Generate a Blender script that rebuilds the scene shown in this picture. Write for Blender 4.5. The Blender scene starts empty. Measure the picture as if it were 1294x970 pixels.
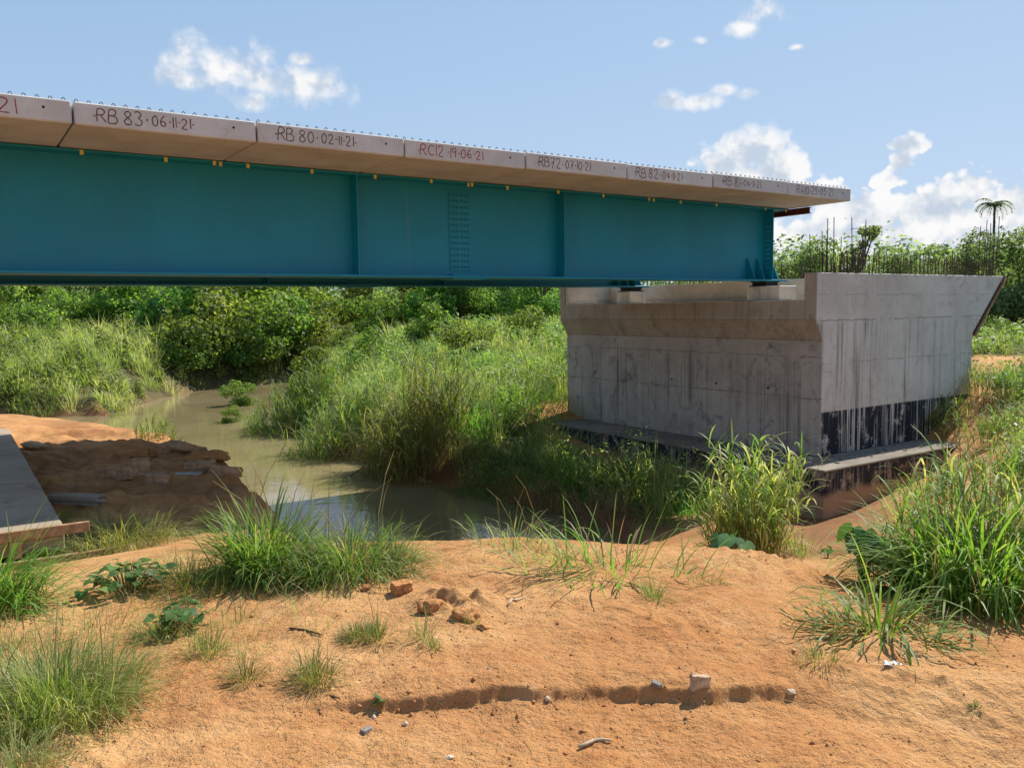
import bpy, bmesh, math, random
import numpy as np
from mathutils import Matrix, Vector

sc = bpy.context.scene
C = sc.collection
R = math.radians
rng = np.random.default_rng(7)
random.seed(7)

# ------------------------------------------------------------------ camera
W0, H0 = 1294, 970
FPX, PITCH, ROLL = 1058.16, 0.0884, -0.0146
_c, _s = math.cos(PITCH), math.sin(PITCH)
FW = np.array([0, _c, -_s]); _up = np.array([0, _s, _c]); _rt = np.array([1., 0, 0])
RT = math.cos(ROLL) * _rt + math.sin(ROLL) * _up
UP = -math.sin(ROLL) * _rt + math.cos(ROLL) * _up
cam_data = bpy.data.cameras.new('camera')
cam_data.sensor_width = 36.0
cam_data.lens = FPX / W0 * 36.0
cam_data.clip_start = 0.05
cam_data.clip_end = 8000
cam = bpy.data.objects.new('camera', cam_data)
C.objects.link(cam)
cam.matrix_world = Matrix(((RT[0], UP[0], -FW[0], 0), (RT[1], UP[1], -FW[1], 0), (RT[2], UP[2], -FW[2], 0), (0, 0, 0, 1)))
sc.camera = cam

# ------------------------------------------------------------------ light
SUN_AZ, SUN_EL = R(46), R(50)          # azimuth clockwise from +Y
SUN_DIR = Vector((math.sin(SUN_AZ) * math.cos(SUN_EL), math.cos(SUN_AZ) * math.cos(SUN_EL), math.sin(SUN_EL)))
sun_d = bpy.data.lights.new('sun', 'SUN')
sun_d.energy = 5.0
sun_d.angle = R(0.55)
sun_d.color = (1.0, 0.95, 0.86)
sun = bpy.data.objects.new('sun', sun_d)
C.objects.link(sun)
sun.rotation_euler = SUN_DIR.to_track_quat('Z', 'Y').to_euler()

sc.view_settings.view_transform = 'Standard'
sc.view_settings.look = 'None'
sc.view_settings.gamma = 1
sc.view_settings.exposure = 0.5
sc.view_settings.use_curve_mapping = False


def ray(px, py):
    return FW + (px - W0 / 2) / FPX * RT + (H0 / 2 - py) / FPX * UP


def at(px, py, z):
    d = ray(px, py)
    return d * (z / d[2])


class NT:
    """small node-tree helper"""
    def __init__(self, tree):
        self.t = tree; self.n = tree.nodes; self.l = tree.links

    def new(self, typ, **kw):
        nd = self.n.new(typ)
        for k, v in kw.items():
            setattr(nd, k, v)
        return nd

    def put(self, sock, v):
        if hasattr(v, 'is_linked') or hasattr(v, 'links'):
            self.l.new(v, sock)
        elif v is not None:
            if isinstance(v, (tuple, list)) and len(v) == 3 and sock.type == 'RGBA':
                v = (*v, 1)
            sock.default_value = v

    def math(self, op, a, b=None, c=None, clamp=False):
        nd = self.new('ShaderNodeMath', operation=op, use_clamp=clamp)
        self.put(nd.inputs[0], a)
        if b is not None: self.put(nd.inputs[1], b)
        if c is not None: self.put(nd.inputs[2], c)
        return nd.outputs[0]

    def vmath(self, op, a, b=None):
        nd = self.new('ShaderNodeVectorMath', operation=op)
        self.put(nd.inputs[0], a)
        if b is not None: self.put(nd.inputs[1], b)
        return nd.outputs['Value'] if op in ('LENGTH', 'DOT_PRODUCT', 'DISTANCE') else nd.outputs[0]

    def smooth(self, x, a, b, lo=0., hi=1.):
        nd = self.new('ShaderNodeMapRange', interpolation_type='SMOOTHSTEP')
        self.put(nd.inputs[0], x); nd.inputs[1].default_value = a; nd.inputs[2].default_value = b
        nd.inputs[3].default_value = lo; nd.inputs[4].default_value = hi
        return nd.outputs[0]

    def noise(self, vec, scale, detail=4, rough=0.55, dist=0.0, out=0):
        nd = self.new('ShaderNodeTexNoise')
        self.put(nd.inputs['Vector'], vec); nd.inputs['Scale'].default_value = scale
        nd.inputs['Detail'].default_value = detail; nd.inputs['Roughness'].default_value = rough
        nd.inputs['Distortion'].default_value = dist
        return nd.outputs[out]

    def mix(self, f, a, b, blend='MIX'):
        nd = self.new('ShaderNodeMix', data_type='RGBA', blend_type=blend)
        self.put(nd.inputs[0], f); self.put(nd.inputs[6], a); self.put(nd.inputs[7], b)
        return nd.outputs[2]

    def ramp(self, f, stops):
        nd = self.new('ShaderNodeValToRGB')
        cr = nd.color_ramp
        while len(cr.elements) < len(stops): cr.elements.new(0.5)
        for e, (p, c) in zip(cr.elements, stops):
            e.position = p; e.color = (*c, 1) if len(c) == 3 else c
        self.put(nd.inputs[0], f)
        return nd.outputs[0]

    def mapping(self, vec, scale=(1, 1, 1), loc=(0, 0, 0)):
        nd = self.new('ShaderNodeMapping')
        self.put(nd.inputs[0], vec); nd.inputs['Scale'].default_value = scale; nd.inputs['Location'].default_value = loc
        return nd.outputs[0]

    def bump(self, h, strength=0.3, dist=0.02, normal=None):
        nd = self.new('ShaderNodeBump')
        nd.inputs['Strength'].default_value = strength; nd.inputs['Distance'].default_value = dist
        self.put(nd.inputs['Height'], h)
        if normal is not None: self.put(nd.inputs['Normal'], normal)
        return nd.outputs[0]


# ------------------------------------------------------------------ sky with fair-weather clouds
world = bpy.data.worlds.new('World'); sc.world = world; world.use_nodes = True
wt = NT(world.node_tree); wt.n.clear()
sky = wt.new('ShaderNodeTexSky', sky_type='NISHITA')
sky.sun_disc = False; sky.sun_elevation = SUN_EL; sky.sun_rotation = SUN_AZ
sky.altitude = 200; sky.air_density = 1.0; sky.dust_density = 0.1; sky.ozone_density = 3.0
tc = wt.new('ShaderNodeTexCoord')
sep = wt.new('ShaderNodeSeparateXYZ'); wt.l.new(tc.outputs['Generated'], sep.inputs[0])
az = wt.math('ARCTAN2', sep.outputs[0], sep.outputs[1])
el = wt.math('ARCSINE', sep.outputs[2])
azf = wt.math('SUBTRACT', wt.math('PINGPONG', wt.math('ADD', az, 0.70), 1.40), 0.70)   # the same kind of clouds all round
comb = wt.new('ShaderNodeCombineXYZ'); wt.l.new(azf, comb.inputs[0]); wt.l.new(el, comb.inputs[1])
P = comb.outputs[0]
CLOUDS = [  # centre x, y, radius x, radius y in picture units, turned into directions on the sky
    (285, 86, 74, 34), (235, 101, 56, 15), (335, 100, 70, 20), (398, 108, 48, 22), (385, 74, 22, 9), (322, 127, 17, 13),
    (965, 14, 30, 19), (938, 36, 30, 10), (885, 52, 14, 6), (836, 54, 12, 6), (1008, 60, 11, 4),
    (845, 128, 30, 12), (885, 128, 34, 12), (915, 114, 22, 9), (945, 119, 18, 9),
    (945, 188, 46, 27), (985, 216, 46, 26), (925, 220, 60, 32), (1020, 240, 44, 13), (895, 198, 13, 6),
    (1148, 184, 23, 12), (1138, 206, 17, 20), (1124, 228, 20, 13),
    (1075, 268, 66, 26), (1135, 268, 70, 26), (1195, 262, 60, 30), (1238, 250, 40, 26), (1290, 270, 60, 34), (1035, 300, 90, 36), (1150, 310, 210, 44), (1180, 345, 300, 30),
]
dmin = None
for (cx, cy, rx, ry) in CLOUDS:
    d = ray(cx, cy); d = d / np.linalg.norm(d)
    ca, ce = math.atan2(d[0], d[1]), math.asin(d[2])
    v = wt.vmath('SUBTRACT', P, (ca, ce, 0))
    v = wt.vmath('MULTIPLY', v, (FPX / rx * 0.96, FPX / ry * 0.96, 0))
    ln = wt.vmath('LENGTH', v)
    dmin = ln if dmin is None else wt.math('SMOOTH_MIN', dmin, ln, 0.25)
mask = wt.math('SUBTRACT', 1.04, dmin)
def cnoise(vec, scale, detail, rough):
    nd = wt.new('ShaderNodeTexNoise', noise_dimensions='2D'); wt.put(nd.inputs['Vector'], vec)
    nd.inputs['Scale'].default_value = scale; nd.inputs['Detail'].default_value = detail; nd.inputs['Roughness'].default_value = rough
    return nd.outputs[0]
n1 = cnoise(P, 24, 5, 0.54)
vor = wt.new('ShaderNodeTexVoronoi', feature='F1', voronoi_dimensions='2D')
wt.put(vor.inputs['Vector'], wt.vmath('ADD', P, wt.vmath('MULTIPLY', n1, (0.03, 0.05, 0))))
vor.inputs['Scale'].default_value = 75
puff = wt.math('SUBTRACT', 0.75, vor.outputs['Distance'])
# towers by the horizon are crisp, the high scraps are soft
crisp = wt.smooth(el, 0.22, 0.14)
n1c = wt.math('SUBTRACT', n1, 0.5)
dens_raw = wt.math('ADD', mask, wt.math('ADD', wt.math('MULTIPLY', n1c, 2.0), wt.math('MULTIPLY', wt.math('SUBTRACT', puff, 0.30), wt.math('ADD', 0.16, wt.math('MULTIPLY', crisp, 0.40)))))
d_soft = wt.smooth(dens_raw, 0.0, 1.05)
d_crisp = wt.smooth(dens_raw, 0.02, 0.40)
dens = wt.math('ADD', wt.math('MULTIPLY', d_soft, wt.math('SUBTRACT', 1.0, crisp)), wt.math('MULTIPLY', d_crisp, crisp))
dens = wt.math('MULTIPLY', dens, wt.smooth(el, -0.02, 0.02), clamp=True)
# light from the sun side: bright rims, greyer hearts
P2 = wt.vmath('ADD', P, (0.012, 0.016, 0))
n2 = cnoise(P2, 24, 4, 0.54)
lit = wt.math('ADD', wt.math('MULTIPLY', wt.math('SUBTRACT', n1, n2), 2.2), wt.math('ADD', wt.math('MULTIPLY', dens_raw, -0.42), wt.math('MULTIPLY', puff, 0.55)))
lit = wt.smooth(lit, -0.60, 0.25)
ccol = wt.mix(lit, (2.9, 3.3, 3.85), (5.0, 4.95, 4.9))
# hazy tropical sky: the bright horizon rolls off softly
sx = wt.vmath('MULTIPLY', sky.outputs[0], (0.138, 0.138, 0.138))
skyc = wt.vmath('DIVIDE', wt.vmath('MULTIPLY', sx, (14.4, 16.9, 20.8)), wt.vmath('ADD', wt.vmath('MULTIPLY', sx, (3.8, 3.8, 3.8)), (1, 1, 1)))
col = wt.mix(wt.math('MULTIPLY', dens, 0.95), skyc, ccol)
world.cycles.sampling_method = 'MANUAL'; world.cycles.sample_map_resolution = 512
bg = wt.new('ShaderNodeBackground'); wt.put(bg.inputs[0], col); bg.inputs[1].default_value = 0.14
wo = wt.new('ShaderNodeOutputWorld'); wt.l.new(bg.outputs[0], wo.inputs[0])

# ------------------------------------------------------------------ object helpers
def tag(o, label=None, cat=None, group=None, kind=None):
    if label:
        o['label'] = label
        o['kind'] = 'thing'
    if cat: o['category'] = cat
    if group: o['group'] = group
    if kind: o['kind'] = kind
    return o


def empty(name, loc=(0, 0, 0), rz=0.0, label=None, cat=None, group=None):
    o = bpy.data.objects.new(name, None); C.objects.link(o)
    o.location = tuple(float(a) for a in loc); o.rotation_euler = (0, 0, rz); o.empty_display_size = 0.1
    return tag(o, label, cat, group)


def link(name, me, mat=None, parent=None, smooth=False):
    if mat is not None and not me.materials: me.materials.append(mat)
    o = bpy.data.objects.new(name, me); C.objects.link(o)
    if parent is not None: o.parent = parent
    if smooth:
        me.polygons.foreach_set('use_smooth', np.ones(len(me.polygons), dtype=bool))
    return o


def np_mesh(name, V, F, tint=None, smooth=False):
    """V (n,3), F (m,k) with k 3 or 4"""
    V = np.ascontiguousarray(V, dtype=np.float32); F = np.ascontiguousarray(F, dtype=np.int32)
    me = bpy.data.meshes.new(name)
    k = F.shape[1]
    me.vertices.add(len(V)); me.vertices.foreach_set('co', V.ravel())
    me.loops.add(F.size); me.loops.foreach_set('vertex_index', F.ravel())
    me.polygons.add(len(F)); me.polygons.foreach_set('loop_start', np.arange(0, F.size, k, dtype=np.int32))
    me.polygons.foreach_set('loop_total', np.full(len(F), k, dtype=np.int32))
    if smooth: me.polygons.foreach_set('use_smooth', np.ones(len(F), dtype=bool))
    if tint is not None:
        a = me.attributes.new('tint', 'FLOAT', 'POINT'); a.data.foreach_set('value', np.ascontiguousarray(tint, dtype=np.float32))
    me.update(calc_edges=True); me.validate()
    return me


def bm_mesh(name, bm):
    me = bpy.data.meshes.new(name); bm.to_mesh(me); bm.free(); return me


def box(bm, x0, x1, y0, y1, z0, z1, bev=0.0):
    vs = [bm.verts.new(p) for p in ((x0, y0, z0), (x1, y0, z0), (x1, y1, z0), (x0, y1, z0), (x0, y0, z1), (x1, y0, z1), (x1, y1, z1), (x0, y1, z1))]
    fs = [bm.faces.new([vs[i] for i in f]) for f in ((0, 3, 2, 1), (4, 5, 6, 7), (0, 1, 5, 4), (1, 2, 6, 5), (2, 3, 7, 6), (3, 0, 4, 7))]
    if bev > 0:
        es = list({e for f in fs for e in f.edges})
        bmesh.ops.bevel(bm, geom=es, offset=bev, segments=1, affect='EDGES', profile=0.5)


def prism_y(bm, prof, y0, y1, bev=0.0):
    """profile in (x, z), extruded along y"""
    a = [bm.verts.new((x, y0, z)) for x, z in prof]; b = [bm.verts.new((x, y1, z)) for x, z in prof]
    n = len(prof)
    fs = [bm.faces.new(a), bm.faces.new(b[::-1])]
    for i in range(n):
        j = (i + 1) % n
        fs.append(bm.faces.new((a[j], a[i], b[i], b[j])))
    bmesh.ops.recalc_face_normals(bm, faces=fs)
    if bev > 0:
        es = list({e for f in fs for e in f.edges})
        bmesh.ops.bevel(bm, geom=es, offset=bev, segments=1, affect='EDGES', profile=0.5)


def tube(bm, pts, radii, n=6, cap=True):
    pts = [Vector(p) for p in pts]; rings = []
    for i, p in enumerate(pts):
        t = (pts[min(i + 1, len(pts) - 1)] - pts[max(i - 1, 0)]).normalized()
        a = t.orthogonal().normalized() if i == 0 else (a - t * a.dot(t)).normalized()
        b = t.cross(a)
        r = radii[i] if hasattr(radii, '__len__') else radii
        rings.append([bm.verts.new(p + (a * math.cos(2 * math.pi * k / n) + b * math.sin(2 * math.pi * k / n)) * r) for k in range(n)])
    for q0, q1 in zip(rings, rings[1:]):
        for k in range(n):
            bm.faces.new((q0[k], q0[(k + 1) % n], q1[(k + 1) % n], q1[k]))
    if cap:
        bm.faces.new(rings[0][::-1]); bm.faces.new(rings[-1])


def part(name, fn, mat, parent, smooth=False, org=(0, 0, 0)):
    bm = bmesh.new(); fn(bm)
    if org != (0, 0, 0): bmesh.ops.translate(bm, verts=bm.verts, vec=[-a for a in org])
    bmesh.ops.recalc_face_normals(bm, faces=bm.faces)
    return link(name, bm_mesh(name, bm), mat, parent, smooth)


def copy_tree(o, parent=None):
    c = o.copy(); C.objects.link(c); c.parent = parent
    for ch in list(o.children): copy_tree(ch, c)
    return c


# ------------------------------------------------------------------ noise (numpy)
_perm = np.random.default_rng(3).permutation(256).astype(np.int64)
_perm = np.concatenate([_perm, _perm])
_gang = np.random.default_rng(4).random(256) * 2 * np.pi
_gx, _gy = np.cos(_gang), np.sin(_gang)


def pnoise(x, y):
    xi = np.floor(x).astype(np.int64); yi = np.floor(y).astype(np.int64)
    xf = x - xi; yf = y - yi
    u = xf * xf * xf * (xf * (xf * 6 - 15) + 10); v = yf * yf * yf * (yf * (yf * 6 - 15) + 10)
    def g(ix, iy, fx, fy):
        h = _perm[(_perm[ix & 255] + iy) & 255]
        return _gx[h] * fx + _gy[h] * fy
    a = g(xi, yi, xf, yf); b = g(xi + 1, yi, xf - 1, yf); c = g(xi, yi + 1, xf, yf - 1); d = g(xi + 1, yi + 1, xf - 1, yf - 1)
    return (a * (1 - u) + b * u) * (1 - v) + (c * (1 - u) + d * u) * v


def fbm(x, y, octv=4, gain=0.5):
    s = 0; a = 1.0
    for k in range(octv):
        s = s + a * pnoise(x * 2 ** k + 17.3 * k, y * 2 ** k - 9.1 * k); a *= gain
    return s


def sstep(a, b, x):
    t = np.clip((x - a) / (b - a), 0, 1); return t * t * (3 - 2 * t)


def poly_sd(poly, x, y):
    """signed distance, negative inside"""
    poly = np.asarray(poly, float)
    d2 = np.full(x.shape, 1e18); ins = np.zeros(x.shape, bool)
    n = len(poly)
    for i in range(n):
        ax, ay = poly[i]; bx, by = poly[(i + 1) % n]
        ex, ey = bx - ax, by - ay
        t = np.clip(((x - ax) * ex + (y - ay) * ey) / (ex * ex + ey * ey), 0, 1)
        d2 = np.minimum(d2, (x - ax - t * ex) ** 2 + (y - ay - t * ey) ** 2)
        c = ((ay > y) != (by > y)) & (x < (bx - ax) * (y - ay) / (by - ay + 1e-12) + ax)
        ins ^= c
    d = np.sqrt(d2)
    return np.where(ins, -d, d)


# ------------------------------------------------------------------ bridge frame: u along the bridge, v across it (away from the camera)
BO = np.array([-4.7176, 9.3080]); BD = np.array([0.82948, 0.55855]); BN = np.array([-0.55855, 0.82948])
BANG = math.atan2(BD[1], BD[0])
Z_TOP, THK = 2.3205, 0.245
Z_SOF = Z_TOP - THK


def uv(u, v, z=0.0):
    p = BO + BD * u + BN * v
    return np.array([p[0], p[1], z])


ZW = -4.0                                     # water level; the camera is at height 0

PLATEAU = [(-30, -30), (-30, 26), (-13, 23), (-6, 15.8), (-3.2, 11.8), (-2.6, 9.5), (-2.2, 8.2), (-1.6, 7.2), (-.79, 6.6), (.26, 6.3), (1.16, 6.06), (1.5, 5.8), (1.82, 5.45), (2.04, 5.2), (2.37, 5.0),
           (3.0, 4.95), (4, 5.4), (5.5, 6.8), (7, 9.8), (9, 13.7), (11.5, 17.5), (40, 30), (40, -30)]
RIVER = np.array([(-26, 32), (-16.3, 33.5), (-16.9, 40), (-16.5, 45), (-14.1, 47), (-12, 49.5), (-9, 55), (-7.5, 54), (-10, 47), (-10.8, 43.5), (-9.9, 37.6),
                  (-8.7, 30.5), (-6.3, 25.9), (-4.35, 22.6), (-2.2, 20.1), (-0.95, 18.3), (0.2, 17.0), (1.2, 16.0), (1.9, 14.5), (1.6, 11.4), (0.4, 9.9), (-1.2, 9.4),
                  (-2.0, 9.8), (-2.75, 11.3), (-4.05, 13.9), (-5.5, 16.5), (-8.4, 19.5), (-13, 23.7), (-26, 28)])

# ground heights (x, y, z) away from the water
CP = [(0, 0, -1.6), (0, -6, -1.5), (-6, -4, -1.5), (6, -4, -1.5), (-2, 2, -1.6), (2, 2, -1.63), (0, 3, -1.58), (-1.5, 4, -1.6), (1, 4.5, -1.6),
      (0, 5.5, -1.62), (0, 6.3, -1.75), (-1.2, 5.4, -1.65), (-1, 6.7, -1.9), (1.2, 6.2, -1.8), (2.1, 5.6, -1.85), (2.6, 4.7, -1.76), (2.6, 3.2, -1.6),
      (3.4, 3.4, -1.58), (-0.3, 8, -2.9), (1.2, 8, -2.7), (2.4, 7.5, -2.6), (3.7, 9.2, -3.2), (4.0, 10.4, -3.45), (4.84, 12.2, -3.72), (5.5, 14.8, -3.93),
      (3.0, 6.4, -2.2), (4.0, 7.6, -2.6), (4.8, 9.5, -2.9), (5.8, 11.5, -3.0), (6.22, 15.2, -3.86), (6.84, 15.6, -3.76), (7.95, 16.4, -3.56), (8.66, 16.9, -3.4), (9.5, 17.5, -2.95), (6.41, 13.87, -3.62), (7.3, 14.4, -3.3), (8.3, 15.2, -2.9), (6.6, 10, -2.3), (5.6, 12.7, -3.65), (3.3, 12.9, -3.3), (2.7, 9.6, -2.95), (2.5, 11.2, -2.95),
      (-2.6, 4.2, -1.62), (-3, 6, -1.8), (-2.6, 7.2, -2.0), (-3.2, 8.3, -2.3), (-3.0, 9.6, -2.45), (-3.4, 11.0, -2.5), (-4.4, 11.8, -2.5), (-5.7, 14.4, -2.5), (-7.8, 17.0, -2.5), (-5.2, 9.6, -2.45), (-5.3, 7.9, -2.48), (-4.4, 8.4, -2.46), (-6.4, 7.4, -2.48), (-4.9, 7.1, -2.3), (-3.9, 7.5, -2.24),
      (-8, 12, -2.45), (-12, 20, -2.5), (-12, 12, -2.3), (-18, 21, -2.3), (-6, 6, -1.9), (-10, 4, -1.7),
      (-17.4, 35, -3.3), (-19, 39, -2.7), (-21, 42, -2.1), (-19, 49, -1.8), (-30, 47, -1.5), (-35, 36, -1.7), (-26, 34.5, -2.5), (-16.5, 55, -1.9), (-12, 60, -1.8),
      (-7, 34, -2.7), (-3.5, 28, -2.8), (-5, 42, -1.8), (0, 33, -1.9), (4, 33, -1.8), (6, 44, -1.6), (-6, 55, -1.7), (0.4, 23.4, -2.8), (-1.6, 22.5, -3.0), (-0.2, 19.6, -3.4), (2.0, 17.5, -3.6), (4.0, 14.6, -3.75),
      (1.5, 19.5, -3.5), (10.5, 19.4, -2.2), (11.5, 21, -2.05), (14, 24, -1.95), (18, 30, -1.6), (9.2, 14, -2.2), (12, 17, -2.0), (10, 8, -1.8), (6, 6, -1.85), (4.6, 4.4, -1.68), (15, 12, -1.8),
      (25, 25, -1.7), (30, 45, -1.3), (15, 45, -1.4), (50, 60, -1.2), (0, 65, -1.4), (-40, 65, -1.2), (-55, 20, -1.4), (50, 10, -1.5), (0, -30, -1.5), (-30, -20, -1.5), (30, -20, -1.5)]
CP = np.array(CP, float)


def _tps(r2): return 0.5 * r2 * np.log(r2 + 1e-9)


_n = len(CP)
_K = _tps(((CP[:, None, :2] - CP[None, :, :2]) ** 2).sum(-1)) + 0.06 * np.eye(_n)
_Pm = np.c_[np.ones(_n), CP[:, :2]]
_A = np.block([[_K, _Pm], [_Pm.T, np.zeros((3, 3))]])
_w = np.linalg.solve(_A, np.r_[CP[:, 2], 0, 0, 0])

# the little erosion scarp across the foreground
_st = np.array([at(px, py, -1.62)[:2] for px, py in ((300, 905), (430, 898), (540, 893), (600, 888), (680, 888), (725, 882), (770, 878), (820, 876), (860, 878), (900, 882), (960, 879), (1010, 872), (1050, 866), (1110, 866), (1180, 874), (1294, 882))])
_st = _st[np.argsort(_st[:, 0])]


def ground(x, y, fine=True):
    x = np.asarray(x, float); y = np.asarray(y, float); shp = x.shape
    x = x.ravel(); y = y.ravel()
    z = np.empty_like(x)
    for s in range(0, len(x), 60000):
        xs, ys = x[s:s + 60000], y[s:s + 60000]
        r2 = (xs[:, None] - CP[None, :, 0]) ** 2 + (ys[:, None] - CP[None, :, 1]) ** 2
        z[s:s + 60000] = _tps(r2) @ _w[:_n] + _w[_n] + _w[_n + 1] * xs + _w[_n + 2] * ys
    rr = np.hypot(x, y)
    z = z + (-1.4 - z) * sstep(60, 90, rr)
    z = np.clip(z, -4.05, -1.0)
    z = z + 0.10 * fbm(x * 0.28, y * 0.28, 3) * sstep(9, 16, rr)
    ps = poly_sd(PLATEAU, x, y)
    brow = -1.60 - 0.70 * np.minimum(ps, 1.6) - 0.24 * np.maximum(ps - 1.6, 0)
    win = sstep(-3.2, -1.8, x) * sstep(18, 15.5, y) * sstep(9.5, 8.0, x)
    z = z + win * (np.maximum(np.minimum(z, brow), np.minimum(z, -3.9)) - z)
    sd = poly_sd(RIVER, x + 0.25 * pnoise(x * 0.9, y * 0.9), y + 0.25 * pnoise(x * 0.9 + 40, y * 0.9))
    left_bank = sstep(-1.5, -3.0, x) * sstep(24, 20, y)
    slope = 0.85 + 1.3 * left_bank
    bank = ZW + 0.02 + slope * np.maximum(sd, 0) + 0.10 * fbm(x * 1.3, y * 1.3, 3) * np.clip(sd * 2, 0, 1)
    k = 0.12
    h = np.clip(0.5 + 0.5 * (bank - z) / k, 0, 1)
    zb = bank * (1 - h) + z * h - k * h * (1 - h)
    z = np.where(sd < 6, zb, z)
    z = np.where(sd < 0, ZW - np.minimum(0.9, 0.55 * -sd) - 0.02, z)
    near = sstep(16, 9, rr)
    # bare mound: gentle humps, erosion scarp, footprints and crumbs
    bare = near * sstep(0.0, 0.6, sd)
    z = z + bare * (0.045 * fbm(x * 0.9 + 5, y * 0.9, 3) + 0.020 * fbm(x * 3.1, y * 3.1, 3) * sstep(7.5, 5, rr))
    ys = np.interp(x, _st[:, 0], _st[:, 1]) + 0.06 * fbm(x * 2.0, x * 0 + 2.2, 2, .5) + 0.014 * fbm(x * 8, y * 8, 3, .6)
    inwin = sstep(-1.15, -0.25, x) * sstep(5.2, 4.5, rr)
    hstep = inwin * (0.060 * (0.85 + 0.4 * fbm(x * 2.2 + 9, x * 0, 2)) + 0.09 * sstep(1.1, 1.9, x))
    wst = 0.036 + 0.02 * pnoise(x * 5, y * 5) + 0.42 * sstep(1.0, 1.7, x) * (1 + .5 * pnoise(x * 2.1, y * 2.1))
    z = z - hstep * sstep(0.0, -1.0, (y - ys - 0.01) / wst) + 0.025 * inwin * np.exp(-((y - ys - 0.12) / 0.12) ** 2)
    z = z - 0.02 * np.maximum(fbm(x * 1.3 + 4, y * 0.8 + 1, 2) - 0.12, 0) * near * 2
    # terraces on the dug left bank
    lb = left_bank * sstep(8.5, 9.5, y) * sstep(0, 0.3, sd) * sstep(21, 17, y)
    t = fbm(x * 0.55 + 3, y * 0.8, 3)
    z = z + lb * (0.20 * np.floor(t * 5 + 0.5) / 5 + 0.04 * t + 0.07 * fbm(x * 3.4, y * 3.4, 4, .65))
    for k in range(26):
        fx = -1.9 + 4.3 * ((k * 0.618) % 1.0); fy = 2.7 + 2.7 * ((k * 0.381 + .13) % 1.0); fa = 6.28 * ((k * 0.27) % 1.0)
        dx = (x - fx) * math.cos(fa) + (y - fy) * math.sin(fa); dy = -(x - fx) * math.sin(fa) + (y - fy) * math.cos(fa)
        q = (dx / 0.13) ** 2 + (dy / 0.05) ** 2
        z = z - 0.013 * np.exp(-q ** 2) + 0.006 * np.exp(-((np.sqrt(q) - 1.35) / 0.3) ** 2)
    # trampled hump of clods beside the brick
    for cx, cy, rad, hh in ((584, 776, 0.17, 0.055), (545, 768, 0.12, 0.04), (960, 690, 0.5, 0.06), (610, 770, 0.10, 0.03)):
        c = at(cx, cy, -1.62)
        z = z + hh * np.exp(-(((x - c[0]) / rad) ** 2 + ((y - c[1]) / rad) ** 2)) * (1 + 1.2 * pnoise(x * 14, y * 14))
    if fine:
        m = bare * sstep(9, 5, rr)
        cr = fbm(x * 11, y * 11, 3)
        z = z + m * (0.011 * cr + 0.006 * fbm(x * 34, y * 34, 2, .6) + 0.010 * np.maximum(pnoise(x * 22 + 3, y * 22) - 0.28, 0) * sstep(-0.1, 0.3, fbm(x * 0.8, y * 0.8 + 7, 2)))
    return z.reshape(shp)


def gz(x, y):
    return float(ground(np.array([x]), np.array([y]), fine=False)[0])


def hit(px, py, tmax=70.0):
    """where the view ray through a picture point meets the ground"""
    d = ray(px, py); d = d / np.hypot(d[0], d[1])
    t = np.concatenate([np.arange(1.2, 12, 0.03), np.arange(12, tmax, 0.1)])
    g = ground(d[0] * t, d[1] * t, fine=False)
    below = np.nonzero(d[2] * t < g)[0]
    i = below[0] if len(below) else len(t) - 1
    return np.array([d[0] * t[i], d[1] * t[i], g[i]])


# ------------------------------------------------------------------ materials
def new_mat(name):
    m = bpy.data.materials.new(name); m.use_nodes = True
    nt = NT(m.node_tree); nt.n.clear()
    out = nt.new('ShaderNodeOutputMaterial')
    return m, nt, out


def principled(nt, out, col, rough=0.8, spec=0.3, normal=None, metallic=0.0):
    b = nt.new('ShaderNodeBsdfPrincipled')
    nt.put(b.inputs['Base Color'], col); nt.put(b.inputs['Roughness'], rough)
    b.inputs['Specular IOR Level'].default_value = spec; b.inputs['Metallic'].default_value = metallic
    if normal is not None: nt.put(b.inputs['Normal'], normal)
    nt.l.new(b.outputs[0], out.inputs[0])
    return b


def simple(name, col, rough=0.7, spec=0.3, var=0.15, scale=6.0, bump=0.0, metallic=0.0):
    m, nt, out = new_mat(name)
    t = nt.new('ShaderNodeTexCoord')
    n = nt.noise(t.outputs['Object'], scale, 5, 0.6)
    c = nt.mix(nt.smooth(n, 0.3, 0.7), tuple(a * (1 - var) for a in col), tuple(min(1, a * (1 + var)) for a in col))
    nm = nt.bump(n, 0.5, bump) if bump else None
    principled(nt, out, c, rough, spec, nm, metallic)
    return m


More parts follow.
